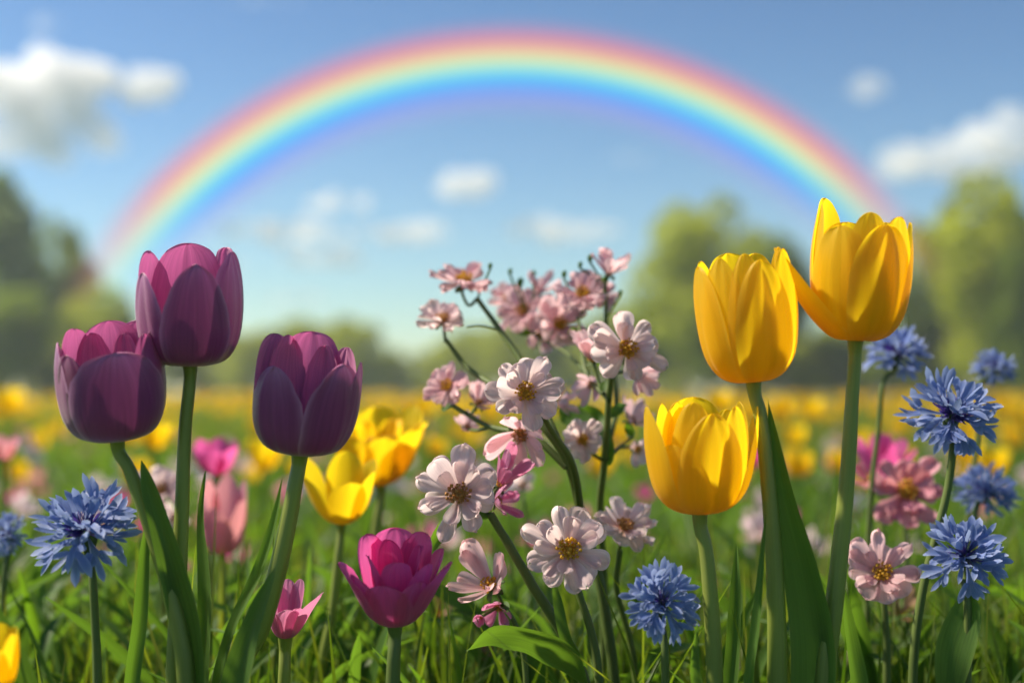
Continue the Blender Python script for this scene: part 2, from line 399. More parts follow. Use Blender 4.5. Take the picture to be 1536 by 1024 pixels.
def grass_mat(name, c0, c1, c2, tr0, tr1, tf=0.45):
    m, t = new_mat(name)
    a = N(t, 'ShaderNodeAttribute', attribute_name='pet'); s = N(t, 'ShaderNodeSeparateXYZ'); L(t, a.outputs['Vector'], s.inputs[0])
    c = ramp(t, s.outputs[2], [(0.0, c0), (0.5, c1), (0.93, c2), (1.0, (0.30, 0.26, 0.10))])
    tc = N(t, 'ShaderNodeTexCoord'); nz = N(t, 'ShaderNodeTexNoise'); nz.inputs['Scale'].default_value = 5.5; nz.inputs['Detail'].default_value = 3
    L(t, tc.outputs['Object'], nz.inputs['Vector'])
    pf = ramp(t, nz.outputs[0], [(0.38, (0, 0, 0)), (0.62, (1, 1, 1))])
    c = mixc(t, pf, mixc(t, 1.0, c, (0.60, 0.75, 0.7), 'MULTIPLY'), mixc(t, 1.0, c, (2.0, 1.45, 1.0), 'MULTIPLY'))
    tr = mixc(t, s.outputs[2], tr0, tr1)
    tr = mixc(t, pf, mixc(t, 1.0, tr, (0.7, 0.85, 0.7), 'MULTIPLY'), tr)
    p = N(t, 'ShaderNodeBsdfPrincipled'); L(t, c, p.inputs['Base Color']); p.inputs['Roughness'].default_value = 0.45; p.inputs['Specular IOR Level'].default_value = 0.35
    tb = N(t, 'ShaderNodeBsdfTranslucent'); L(t, tr, tb.inputs[0])
    mx = N(t, 'ShaderNodeMixShader'); mx.inputs[0].default_value = tf; L(t, p.outputs[0], mx.inputs[1]); L(t, tb.outputs[0], mx.inputs[2])
    o = N(t, 'ShaderNodeOutputMaterial'); L(t, mx.outputs[0], o.inputs[0]); return m
M['grass'] = grass_mat('grass_blades', (0.034, 0.056, 0.010), (0.110, 0.135, 0.018), (0.24, 0.235, 0.04), (0.22, 0.38, 0.01), (0.62, 0.66, 0.04))
M['grass_dark'] = grass_mat('shade_darkened_grass', (0.026, 0.052, 0.008), (0.060, 0.100, 0.014), (0.13, 0.16, 0.03), (0.16, 0.30, 0.01), (0.50, 0.56, 0.03), tf=.42)  # grass colours darkened, standing in for shade low in the foreground
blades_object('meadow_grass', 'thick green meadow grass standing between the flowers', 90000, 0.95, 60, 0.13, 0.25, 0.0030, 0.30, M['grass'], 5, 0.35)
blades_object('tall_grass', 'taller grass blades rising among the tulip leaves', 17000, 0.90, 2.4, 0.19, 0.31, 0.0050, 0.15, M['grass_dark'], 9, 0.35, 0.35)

# ================================================================== trees
def leaf_tree_mesh(seed, n=5200, leaf=0.34, shape='round'):
    """unit-ish tree 10 m tall; returns crown mesh and trunk mesh"""
    g = np.random.default_rng(seed)
    # clumps
    nc = 46; cl = []
    for k in range(nc):
        while True:
            p = g.uniform(-1, 1, 3)
            if np.linalg.norm(p) < 1: break
        if shape == 'tall': c = np.array([p[0] * 1.7, p[1] * 1.7, 5.8 + p[2] * 4.0])
        elif shape == 'bush': c = np.array([p[0] * 4.2, p[1] * 3.0, 4.2 + p[2] * 3.6])
        else: c = np.array([p[0] * 3.5, p[1] * 3.5, 5.9 + p[2] * 3.4])
        cl.append((c, g.uniform(0.7, 1.5), g.random()))
    V = np.zeros((n, 4, 3)); A = np.zeros((n, 4, 3))
    for i in range(n):
        c, r, tone = cl[g.integers(nc)]
        d = g.normal(0, 1, 3); d /= np.linalg.norm(d)
        p = c + d * r * g.uniform(0.55, 1.0) ** 0.5
        e = g.normal(0, 1, 3); e /= np.linalg.norm(e); f = np.cross(e, g.normal(0, 1, 3)); f /= np.linalg.norm(f)
        s = leaf * g.uniform(0.6, 1.3)
        V[i] = [p - e * s, p + f * s * .45, p + e * s, p - f * s * .45]
        A[i] = [[0, 0, tone * .7 + .3 * g.random()]] * 4
    mb = MB(); mb.add(V.reshape(-1, 3), [(4 * i, 4 * i + 1, 4 * i + 2, 4 * i + 3) for i in range(n)], A.reshape(-1, 3))
    tk = MB(); top = 8.2 if shape == 'tall' else 6.0
    tube(tk, [(0, 0, -0.05), (0.05, 0, 1.2), (-0.1, 0.1, 3.2), (0.1, 0, top)], [0.30, 0.22, 0.17, 0.05], 8)
    for k in range(9):
        c, r, _ = cl[k]; z0 = g.uniform(1.4, min(4.5, max(1.8, c[2])))
        tube(tk, [(0, 0, z0), tuple(c * [.5, .5, 1] * 1.0 * np.array([1, 1, .5]) + np.array([0, 0, z0 * .5])), tuple(c)], [0.11, 0.07, 0.02], 6)
    return mb, tk
def crown_mat(name, dark, mid, light, tr, tf=0.35):
    m, t = new_mat(name)
    a = N(t, 'ShaderNodeAttribute', attribute_name='pet'); s = N(t, 'ShaderNodeSeparateXYZ'); L(t, a.outputs['Vector'], s.inputs[0])
    c = ramp(t, s.outputs[2], [(0.0, dark), (0.5, mid), (1.0, light)])
    d = N(t, 'ShaderNodeBsdfDiffuse'); L(t, c, d.inputs[0]); b = N(t, 'ShaderNodeBsdfTranslucent'); b.inputs[0].default_value = (*tr, 1)
    mx = N(t, 'ShaderNodeMixShader'); mx.inputs[0].default_value = tf; L(t, d.outputs[0], mx.inputs[1]); L(t, b.outputs[0], mx.inputs[2])
    o = N(t, 'ShaderNodeOutputMaterial'); L(t, mx.outputs[0], o.inputs[0]); return m
CM = [crown_mat('crown_olive', (0.14, 0.17, 0.02), (0.30, 0.33, 0.03), (0.46, 0.44, 0.04), (0.58, 0.66, 0.05), tf=.52),
      crown_mat('crown_green', (0.11, 0.16, 0.025), (0.20, 0.27, 0.035), (0.30, 0.36, 0.05), (0.34, 0.44, 0.05), tf=.5),
      crown_mat('crown_bluegreen', (0.11, 0.17, 0.06), (0.20, 0.28, 0.09), (0.28, 0.35, 0.12), (0.36, 0.48, 0.15), tf=.52)]
bark, tb_ = new_mat('bark')
_p = N(tb_, 'ShaderNodeBsdfPrincipled'); _n = N(tb_, 'ShaderNodeTexNoise'); _n.inputs['Scale'].default_value = 6
L(tb_, ramp(tb_, _n.outputs[0], [(0.3, (0.04, 0.03, 0.02)), (0.7, (0.14, 0.11, 0.08))]), _p.inputs['Base Color']); _p.inputs['Roughness'].default_value = 0.9
L(tb_, _p.outputs[0], N(tb_, 'ShaderNodeOutputMaterial').inputs[0])
TM = {}
for key, sh, sd_ in (('a', 'round', 1), ('b', 'round', 2), ('c', 'tall', 3), ('d', 'bush', 4)):
    c_, t_ = leaf_tree_mesh(sd_, shape=sh)
    TM[key] = ([c_.mesh('crown', [cm]) for cm in CM], t_.mesh('trunk', [bark]))
def tree(px, top, wpx, Y, key, ci, label, group=None, cat='tree', name='tree'):
    base = at(px, 588, Y); base.z = 0
    h = at(px, top, Y).z
    wide = {'a': 9.0, 'b': 9.0, 'c': 5.2, 'd': 10.4}[key]; hh = {'a': 10.0, 'b': 10, 'c': 10.4, 'd': 8.6}[key]
    root = empty(name, base, label, cat, group)
    sz = h / hh; sx = px2m(wpx, Y) / wide
    root.scale = (sx, sx, sz); root.rotation_euler = (0, 0, random.uniform(0, 6.28))
    for nm, me in (('crown', TM[key][0][ci]), ('trunk', TM[key][1])):
        o = bpy.data.objects.new(nm, me); COL.objects.link(o); o.parent = root
    return root
tree(8, 238, 120, 64, 'c', 2, 'tall blue-green tree at the left edge of the picture')
tree(88, 325, 130, 70, 'a', 1, 'rounded mid green tree second from the left edge')
tree(150, 425, 150, 58, 'b', 0, 'broad olive tree behind the two left purple tulips')
tree(30, 430, 150, 55, 'b', 1, 'lower bushy green tree at the far left below the tall one')
tree(1065, 300, 250, 54, 'a', 0, 'large rounded olive tree behind the left upright yellow tulip')
tree(1175, 345, 110, 60, 'b', 1, 'narrower green tree between the two upright yellow tulips')
tree(985, 430, 110, 62, 'b', 1, 'smaller green tree just left of the large olive tree')
tree(1475, 258, 230, 50, 'b', 0, 'largest olive green tree at the right edge of the picture')
tree(1385, 330, 130, 56, 'a', 1, 'green tree right of the tallest yellow tulip')
tree(1300, 470, 130, 60, 'd', 1, 'dark bushy tree behind the stem of the tallest yellow tulip', cat='tree')
tree(1540, 330, 150, 48, 'd', 1, 'dark green tree low at the right edge')
low = [(215, 500, 130, 80, 0), (300, 525, 110, 84, 1), (375, 505, 130, 80, 0), (455, 490, 130, 82, 0), (535, 488, 110, 78, 0), (582, 535, 70, 84, 1),
       (655, 530, 70, 86, 1), (705, 505, 110, 84, 0), (780, 490, 130, 80, 0), (860, 500, 120, 78, 1), (925, 470, 110, 74, 0), (1020, 500, 130, 66, 1),
       (1110, 500, 140, 60, 1), (1200, 510, 130, 60, 1), (1255, 500, 110, 62, 1), (1350, 500, 130, 58, 1), (1430, 490, 130, 56, 1), (1500, 480, 150, 52, 1), (70, 510, 140, 60, 1), (-20, 480, 130, 58, 1), (600, 560, 90, 110, 2), (640, 562, 90, 112, 2)]
for k, (px, tp, wp, Y, ci) in enumerate(low):
    tree(px, tp - 14, wp * 1.45, Y, 'd', 0 if (k % 3 or px < 700) else ci, 'low bushy tree in the blurred tree line along the far edge of the meadow', 'low trees along the far edge of the meadow', name='bushy_tree')

# ================================================================== clouds
def cloud_mat(dens):
    m, t = new_mat('cloud_vapour')
    v = N(t, 'ShaderNodeVolumePrincipled'); v.inputs['Color'].default_value = (0.98, 0.985, 1, 1)
    v.inputs['Density'].default_value = dens; v.inputs['Anisotropy'].default_value = 0.15
    L(t, v.outputs[0], N(t, 'ShaderNodeOutputMaterial').inputs['Volume']); return m
ctex = bpy.data.textures.new('cloud_lumps', 'CLOUDS'); ctex.noise_scale = 9.0
def cloud(px, py, wpx, hpx, Y, dens, label, seed, n=16):
    g = random.Random(seed); c = at(px, py, Y); W = px2m(wpx, Y) / 2; H = px2m(hpx, Y) / 2
    mb = MB()
    for k in range(n):
        a = g.uniform(-1, 1); hz = (1 - a * a) ** .5
        x = a * W * 0.82; z = g.uniform(-0.55, 0.75) * H * hz * .8; y = g.uniform(-.5, .5) * W * .6
        r = H * g.uniform(0.20, 0.48) * (0.45 + 0.6 * hz)
        nu, nv = 10, 14
        P = np.zeros((nu, nv, 3))
        for i in range(nu):
            th = PI * (i + .02) / (nu - 0.96)
            for j in range(nv):
                f = 2 * PI * j / nv
                P[i, j] = (x + r * 1.25 * math.sin(th) * math.cos(f), y + r * 1.25 * math.sin(th) * math.sin(f), z + r * math.cos(th))
        mb.grid(P, P[:, :, 0] * 0, P[:, :, 0] * 0, 0, close=True)
        for i in (0, nu - 1): mb.add(P[i], [tuple(range(nv)) if i == 0 else tuple(range(nv))[::-1]], P[i] * 0)
    o = mb.build('cloud', cloud_mat(dens)); o.location = c
    tag(o, label, 'cloud', 'white clouds in the blue sky')
    rm = o.modifiers.new('r', 'REMESH'); rm.mode = 'VOXEL'; rm.voxel_size = max(W, H) / 26
    dm = o.modifiers.new('d', 'DISPLACE'); dm.texture = ctex; dm.strength = H * .5; dm.mid_level = .5
CY = 900
for a in [
    (60, 130, 270, 140, 0.030, 'largest white cloud filling the upper left edge of the sky', 1),
    (40, 205, 320, 120, 0.014, 'pale spread cloud hanging under the large upper left cloud', 2),
    (218, 132, 125, 70, 0.035, 'small bright cloud to the right of the large upper left cloud', 3),
    (508, 305, 115, 42, 0.022, 'small flat cloud left of centre inside the rainbow arch', 4),
    (703, 280, 105, 58, 0.030, 'small bright rounded cloud under the middle of the rainbow', 5),
    (425, 350, 230, 56, 0.016, 'long thin cloud above the right purple tulip', 6),
    (622, 350, 140, 52, 0.022, 'faint oval cloud left of the blossom cluster', 7),
    (845, 347, 210, 52, 0.018, 'long faint cloud above the blossom cluster', 8),
    (495, 385, 180, 48, 0.016, 'lowest thin cloud above the right purple tulip', 9),
    (1302, 132, 70, 52, 0.014, 'single small faint cloud in the upper right sky', 10),
    (1425, 245, 260, 100, 0.018, 'large pale cloud above the trees at the right edge', 11),
    (1515, 205, 170, 90, 0.018, 'cloud touching the right edge of the sky', 12),
    (400, 2, 150, 22, 0.010, 'thin cloud cut by the top edge of the picture', 13),
    (560, 345, 110, 30, 0.010, 'tiny thin cloud between the two flat clouds left of the blossoms', 16),
    (940, 238, 90, 26, 0.006, 'barely visible thin cloud under the right part of the rainbow', 17),
    (330, 400, 150, 40, 0.008, 'faint wisp of cloud just right of the tallest purple tulip', 18),
    (68, 36, 46, 34, 0.010, 'tiny faint cloud in the upper left corner', 14),
    (420, 450, 170, 40, 0.007, 'very faint cloud streak just above the left tree line', 15)]:
    cloud(a[0], a[1], a[2], a[3], CY, a[4] * (5.0 if 280 < a[1] < 460 else 3.2), a[5], a[6], 40 if a[2] > 180 else 26)

# ================================================================== rainbow
def rainbow():
    m, t = new_mat('rainbow_light')
    a = N(t, 'ShaderNodeAttribute', attribute_name='pet'); s = N(t, 'ShaderNodeSeparateXYZ'); L(t, a.outputs['Vector'], s.inputs[0])
    c = ramp(t, s.outputs[0], [(0.0, (0.40, 0.36, 0.74)), (0.18, (0.36, 0.30, 0.80)), (0.33, (0.06, 0.32, 0.98)), (0.44, (0.05, 0.58, 0.95)), (0.54, (0.30, 0.86, 0.60)), (0.63, (0.82, 0.88, 0.34)), (0.72, (0.98, 0.50, 0.22)), (0.82, (0.95, 0.17, 0.19)), (1.0, (0.80, 0.22, 0.30))], 'EASE')
    f = ramp(t, s.outputs[0], [(0.0, (0, 0, 0)), (0.18, (.42,) * 3), (0.34, (.84,) * 3), (0.60, (.86,) * 3), (0.80, (.80,) * 3), (1.0, (0, 0, 0))], 'B_SPLINE')
    f = mathn(t, 'MULTIPLY', f, s.outputs[1])
    e = N(t, 'ShaderNodeEmission'); L(t, c, e.inputs[0]); e.inputs[1].default_value = 0.66
    tr = N(t, 'ShaderNodeBsdfTransparent'); mx = N(t, 'ShaderNodeMixShader'); L(t, f, mx.inputs[0]); L(t, tr.outputs[0], mx.inputs[1]); L(t, e.outputs[0], mx.inputs[2])
    L(t, mx.outputs[0], N(t, 'ShaderNodeOutputMaterial').inputs[0])
    Y = 46.0; nu, nv = 12, 90
    P = np.zeros((nu, nv, 3)); U = np.zeros((nu, nv)); V = np.zeros((nu, nv))
    for j in range(nv):
        th = R(-8 + 196 * j / (nv - 1))
        for i in range(nu):
            rr = 630 + 139 * i / (nu - 1)
            px = 768 + rr * math.cos(th); py = 805 - rr * math.sin(th)
            P[i, j] = at(px, py, Y); U[i, j] = i / (nu - 1)
            lo = 470 if px < 768 else 430
            V[i, j] = max(0, min(1, (lo - py) / 190)) ** 1.2
    mb = MB(); mb.grid(P, U, V, 0)
    o = mb.build('rainbow', m); tag(o, 'wide rainbow arching over the meadow from left tree to right tree', 'rainbow')
    o.visible_shadow = True
rainbow()

# ================================================================== hero tulips
def P(a, **k): d = dict(a=a); d.update(k); return d
PUR = dict(wid=0.72)
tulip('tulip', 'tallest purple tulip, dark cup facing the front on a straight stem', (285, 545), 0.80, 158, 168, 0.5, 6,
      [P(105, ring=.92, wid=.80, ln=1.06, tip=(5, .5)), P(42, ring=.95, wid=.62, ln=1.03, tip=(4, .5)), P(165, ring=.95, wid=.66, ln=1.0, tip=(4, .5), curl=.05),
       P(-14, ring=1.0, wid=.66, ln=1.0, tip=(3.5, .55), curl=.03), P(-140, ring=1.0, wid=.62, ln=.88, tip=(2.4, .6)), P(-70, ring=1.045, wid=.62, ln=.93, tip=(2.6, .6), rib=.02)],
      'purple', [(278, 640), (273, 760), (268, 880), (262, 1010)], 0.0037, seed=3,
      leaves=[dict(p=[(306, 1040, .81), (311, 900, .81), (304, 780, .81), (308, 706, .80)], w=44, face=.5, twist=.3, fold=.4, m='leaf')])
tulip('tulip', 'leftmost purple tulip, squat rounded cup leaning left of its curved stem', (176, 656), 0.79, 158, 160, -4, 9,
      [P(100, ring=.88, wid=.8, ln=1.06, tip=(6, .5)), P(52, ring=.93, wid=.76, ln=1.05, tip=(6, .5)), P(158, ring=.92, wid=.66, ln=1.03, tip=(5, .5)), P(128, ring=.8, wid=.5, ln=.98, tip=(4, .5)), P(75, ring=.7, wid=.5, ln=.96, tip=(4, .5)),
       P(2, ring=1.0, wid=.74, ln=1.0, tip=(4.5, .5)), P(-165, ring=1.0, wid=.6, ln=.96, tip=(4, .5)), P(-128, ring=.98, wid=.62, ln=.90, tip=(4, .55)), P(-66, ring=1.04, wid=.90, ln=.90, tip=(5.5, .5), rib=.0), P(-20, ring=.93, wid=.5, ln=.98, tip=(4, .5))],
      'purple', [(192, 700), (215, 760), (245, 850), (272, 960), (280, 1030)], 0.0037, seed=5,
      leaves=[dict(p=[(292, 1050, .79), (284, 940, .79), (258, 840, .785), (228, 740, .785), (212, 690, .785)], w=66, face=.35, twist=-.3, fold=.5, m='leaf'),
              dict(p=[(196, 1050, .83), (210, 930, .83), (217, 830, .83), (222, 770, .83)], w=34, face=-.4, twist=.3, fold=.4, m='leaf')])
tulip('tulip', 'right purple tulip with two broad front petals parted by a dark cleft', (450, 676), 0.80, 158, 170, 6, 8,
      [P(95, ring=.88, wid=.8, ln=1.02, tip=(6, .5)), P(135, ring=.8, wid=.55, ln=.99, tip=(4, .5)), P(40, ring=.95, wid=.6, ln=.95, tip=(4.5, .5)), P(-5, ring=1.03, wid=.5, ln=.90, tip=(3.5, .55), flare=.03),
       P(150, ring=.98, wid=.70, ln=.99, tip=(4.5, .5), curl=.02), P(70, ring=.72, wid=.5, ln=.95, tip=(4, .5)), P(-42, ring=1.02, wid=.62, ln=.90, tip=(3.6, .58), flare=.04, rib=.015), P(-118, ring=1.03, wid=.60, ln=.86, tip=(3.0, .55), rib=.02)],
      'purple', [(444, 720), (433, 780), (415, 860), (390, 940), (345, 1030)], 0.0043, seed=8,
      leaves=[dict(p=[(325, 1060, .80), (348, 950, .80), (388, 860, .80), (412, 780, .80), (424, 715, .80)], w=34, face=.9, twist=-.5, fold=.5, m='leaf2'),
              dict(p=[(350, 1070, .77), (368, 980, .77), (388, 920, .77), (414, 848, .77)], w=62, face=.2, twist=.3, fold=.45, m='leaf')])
YCUP = [(0.06, 0.0), (0.40, -0.006), (0.71, 0.07), (0.91, 0.22), (1.0, 0.45), (1.01, 0.68), (0.96, 0.87), (0.90, 1.0)]
tulip('tulip', 'upright yellow tulip with closed cup, left of the tallest yellow one', (1130, 570), 0.80, 150, 186, -6, 3,
      [P(100, ring=.88, wid=.75, ln=1.04, tip=(4, .5), fold=.03), P(60, ring=.92, wid=.6, ln=1.02, tip=(3.2, .55)), P(150, ring=.95, wid=.62, ln=1.0, tip=(3.5, .5)), P(15, ring=.95, wid=.6, ln=1.04, tip=(2.8, .55), rib=.03, fold=.03),
       P(-165, ring=1.0, wid=.6, ln=.97, tip=(3.4, .6), fold=.03), P(-128, ring=.95, wid=.5, ln=1.0, tip=(2.6, .6), fold=.02), P(-95, ring=.97, wid=.42, ln=1.01, tip=(2.6, .6), rib=.03), P(-32, ring=1.0, wid=.6, ln=1.02, tip=(3, .55), rib=.03, fold=.025), P(-78, ring=1.04, wid=.55, ln=.97, tip=(2.6, .6), rib=.035, wav=.02, fold=.025)],
      'yellow', [(1140, 620), (1152, 720), (1160, 820), (1165, 930), (1166, 1030)], 0.0039, cup=YCUP, seed=11,
      leaves=[dict(p=[(1222, 1080, .80), (1222, 960, .80), (1204, 850, .80), (1176, 740, .80), (1152, 600, .80)], w=94, face=.3, twist=.45, fold=.45, m='leaf'),
              dict(p=[(1122, 1060, .79), (1135, 940, .79), (1143, 850, .79), (1149, 770, .79)], w=24, face=.8, fold=.5, m='leaf2')])
tulip('tulip', 'tallest yellow tulip with one petal bent far out to the left', (1283, 509), 0.80, 150, 180, 2, 3,
      [P(95, ring=.92, wid=.8, ln=1.0, tip=(4.5, .5)), P(140, ring=.92, wid=.62, ln=1.16, tip=(4.5, .5), flare=.05), P(168, ring=.86, wid=.55, ln=1.10, tip=(4, .5), flare=.03), P(40, ring=.95, wid=.6, ln=1.0, tip=(3.5, .5)),
       P(-5, ring=1.03, wid=.62, ln=.99, tip=(2.4, .6), flare=.05, fold=.02), P(-174, ring=1.0, wid=.56, ln=.90, tip=(3.0, .6), lean=.46, fold=.0), P(-128, ring=.96, wid=.66, ln=.95, tip=(3.4, .55), fold=.03), P(-90, ring=.94, wid=.5, ln=1.03, tip=(3.4, .55)), P(-45, ring=1.0, wid=.62, ln=1.01, tip=(4, .5), rib=.03), P(-72, ring=1.03, wid=.62, ln=.96, tip=(3.6, .55), rib=.03, wav=.02, fold=.03)],
      'yellow', [(1278, 600), (1272, 700), (1263, 800), (1252, 900), (1238, 1020)], 0.0039, cup=YCUP, seed=12,
      leaves=[dict(p=[(1290, 1080, .82), (1275, 960, .82), (1262, 870, .81)], w=46, face=-.4, fold=.5, m='leaf')])
tulip('tulip', 'lowest sharp yellow tulip with a loose open cup and pointed petals', (1050, 766), 0.80, 144, 160, -1.5, 5,
      [P(90, ring=.9, wid=.8, ln=1.03, tip=(4, .5)), P(40, ring=.95, wid=.6, ln=.95, tip=(3.2, .6)), P(150, ring=.9, wid=.62, ln=1.0, tip=(2.8, .6)), P(120, ring=.8, wid=.6, ln=1.0, tip=(2.8, .6)),
       P(-3, ring=1.0, wid=.56, ln=.98, tip=(2.4, .65), flare=.30), P(20, ring=.95, wid=.5, ln=1, tip=(2.8, .6), flare=.12), P(-168, ring=1.0, wid=.60, ln=1.0, tip=(2.6, .6), flare=.20), P(-128, ring=1.0, wid=.66, ln=.80, tip=(3.0, .6)), P(-80, ring=1.02, wid=.66, ln=.97, tip=(2.8, .62), rib=.035, wav=.02, fold=.035), P(-40, ring=.98, wid=.55, ln=1.0, tip=(2.8, .6), fold=.03), P(-105, ring=.8, wid=.6, ln=1.04, tip=(3, .6)), P(75, ring=.7, wid=.5, ln=.95, tip=(2.8, .6))],
      'yellow', [(1058, 820), (1066, 900), (1072, 1020)], 0.0039, cup=YCUP, seed=13,
      leaves=[dict(p=[(1092, 1080, .84), (1100, 980, .84), (1104, 880, .84), (1105, 812, .84)], w=36, face=.4, fold=.5, m='leaf'),
              dict(p=[(1050, 1080, .78), (1040, 1000, .78), (1046, 930, .78)], w=30, face=-.5, fold=.5, m='leaf')])
OPEN = [(0.08, 0.0), (0.36, 0.02), (0.62, 0.14), (0.82, 0.34), (0.93, 0.56), (1.0, 0.78), (1.04, 0.92), (1.06, 1.0)]
tulip('tulip', 'blurred open yellow tulip, the larger one right of the right purple tulip', (570, 724), 1.12, 128, 112, -4, 14,
      [P(a, wid=w_, ln=l_ * .95, ring=r_, tip=(5, .5), flare=f_, wav=.05) for a, w_, l_, r_, f_ in ((90, .7, 1, .9, 0), (120, .6, .9, .5, .1), (0, .6, .95, .5, .1), (-100, .6, .85, .5, 0), (-50, .5, .8, 1.03, .05), (30, .6, 1, 1, .1), (-25, .6, .95, 1, .2), (-75, .7, .9, 1, 0), (-130, .6, .95, 1, .1), (155, .6, 1, 1, .15), (60, .5, .9, .65, 0), (190, .5, .9, .7, 0))],
      'yellow', [(566, 780), (556, 860), (530, 980)], 0.0042, cup=OPEN, seed=21, pistil=True, nu=18, nv=11,
      leaves=[dict(p=[(470, 1080), (500, 960), (540, 860), (566, 735)], w=52, face=.3, fold=.5, m='leaf'), dict(p=[(430, 1080), (480, 960), (530, 850)], w=36, face=-.3, fold=.5, m='leaf2')])
tulip('tulip', 'blurred smaller yellow tulip under the right purple tulip, petals flaring left', (512, 783), 1.02, 96, 92, 3, 12,
      [P(90, wid=.7, ln=1.05, ring=.9, tip=(3, .6)), P(30, wid=.66, ln=1, flare=0, tip=(3, .6)), P(-20, wid=.6, ln=.95, tip=(3, .6)), P(-70, wid=.7, ln=.88, tip=(3, .6)), P(-140, wid=.5, ln=.9, flare=.35, tip=(3, .6)), P(165, wid=.55, ln=1.0, flare=.3, tip=(3, .6))],
      'yellow', [(508, 830), (498, 920), (480, 1020)], 0.003, cup=OPEN, seed=22, pistil=True, nu=18, nv=11, stemmat='stem')
tulip('tulip', 'yellow tulip cut off by the lower left corner', (-22, 1040), 0.70, 90, 98, 4, 6,
      [P(90, ln=1), P(30, ln=1), P(-15, wid=.6, ln=1.0, tip=(2.8, .6)), P(-75, ln=.9), P(-140), P(165)],
      'yellow', [(-22, 1100)], 0.0045, cup=YCUP, seed=23, nu=18, nv=11)
MC = [(0.08, 0.0), (0.34, 0.03), (0.56, 0.16), (0.72, 0.36), (0.84, 0.58), (0.95, 0.80), (1.0, 0.92), (1.03, 1.0)]
tulip('tulip', 'deep magenta open double tulip at the bottom left of centre', (592, 934), 0.80, 142, 110, 1, 14,
      [P(95, wid=.7, ln=1.12, ring=.85, tip=(4, .5)), P(140, wid=.6, ln=1.1, ring=.8, tip=(4, .5)), P(50, wid=.6, ln=1.12, ring=.8, tip=(4, .5)), P(15, wid=.55, ln=1.0, ring=.9, tip=(3.5, .6), flare=.1),
       P(110, wid=.7, ln=1.05, ring=.5, tip=(4, .5), curl=.05), P(20, wid=.7, ln=1.05, ring=.5, tip=(4, .5), curl=.05), P(-80, wid=.8, ln=1.0, ring=.5, tip=(4, .5), curl=.05), P(200, wid=.8, ln=1.0, ring=.52, tip=(4, .5), curl=.05),
       P(-35, wid=.62, ln=.98, ring=.85, tip=(2.6, .6)), P(-15, wid=.6, ln=.95, ring=1.0, tip=(3.6, .55), flare=.22), P(-165, wid=.62, ln=.93, ring=1.0, tip=(3.6, .55), flare=.18), P(-140, wid=.55, ln=.88, ring=1.0, tip=(2.8, .6), flare=.05), P(-98, wid=.66, ln=.84, ring=1.04, tip=(2.8, .62)), P(-55, wid=.5, ln=.86, ring=1.0, tip=(2.8, .62), flare=.05)],
      'magenta', [(591, 980), (589, 1040)], 0.0037, cup=MC, seed=31, stemmat='darkstem')
tulip('tulip', 'small lilac pink tulip below the right purple tulip, petals splayed apart', (428, 955), 0.84, 76, 76, 3, 12,
      [P(95, wid=.6, ln=1.05, ring=.7, tip=(4, .5)), P(50, wid=.6, ln=1.08, ring=.7, tip=(4, .5)), P(130, wid=.6, ln=1.0, ring=.8, tip=(4, .5)), P(-14, wid=.62, ln=1.0, ring=.95, flare=.5, tip=(4, .5)), P(-50, wid=.6, ln=.8, ring=.9, tip=(4, .5)), P(175, wid=.45, ln=.92, ring=.9, tip=(2.6, .6), flare=.1), P(-75, wid=.8, ln=.80, ring=.95, tip=(3, .6)), P(-125, wid=.5, ln=.75, ring=.95, tip=(3, .6))],
      'pinklilac', [(427, 1000), (425, 1060)], 0.0036, cup=MC, seed=32, stemmat='stem')
tulip('tulip', 'blurred magenta tulip between the stems of the purple tulips', (323, 712), 1.3, 58, 50, 2, 14,
      [P(a, wid=.7, ln=1, flare=f_, tip=(3, .6)) for a, f_ in ((90, 0), (30, .1), (-30, .25), (-90, 0), (-150, .3), (150, .1))], 'magenta', [(318, 780), (310, 900)], 0.003, cup=OPEN, seed=33, nu=14, nv=9, stemmat='darkstem')
tulip('tulip', 'blurred rose pink tulip with orange throat right of the tallest purple stem', (333, 828), 1.16, 68, 108, 2, 4,
      [P(a, wid=.7, ln=l_, tip=(2.8, .6)) for a, l_ in ((90, 1.05), (30, 1), (-25, .85), (-100, .8), (-150, .9), (150, 1))], 'rose', [(333, 900), (330, 1000)], 0.0036, cup=YCUP, seed=34, nu=14, nv=9, pistil=True)
tulip('tulip', 'magenta pink double tulip left of the cornflowers on the right', (1322, 716), 1.22, 80, 56, 2, 10,
      [P(a, wid=.6, ln=l_, ring=r_, tip=(2.8, .6), flare=f_) for a, l_, r_, f_ in ((90, 1.1, .8, 0), (30, 1, .9, .1), (-20, .9, 1, .25), (-90, .85, 1, 0), (-160, .9, 1, .2), (150, 1, .9, .1), (60, 1.1, .5, 0), (180, 1.1, .5, 0), (-60, 1, .5, 0))], 'magenta', [(1322, 790), (1322, 920)], 0.0032, cup=MC, seed=35, nu=14, nv=9)
tulip('tulip', 'small blurred magenta tulip behind the lowest sharp yellow tulip', (1130, 702), 1.7, 34, 32, 0, 8,
      [P(a, wid=.7, ln=1, tip=(3, .6), flare=.1) for a in range(0, 360, 60)], 'magenta', [(1130, 800)], 0.003, cup=MC, seed=36, nu=12, nv=7)
tulip('tulip', 'blurred pale pink tulip at the left edge above the cornflower', (4, 690), 1.4, 40, 34, 3, 8,
      [P(a, wid=.7, ln=1, tip=(3, .6), flare=.1) for a in range(0, 360, 60)], 'rose', [(4, 760)], 0.003, cup=OPEN, seed=37, nu=12, nv=7)

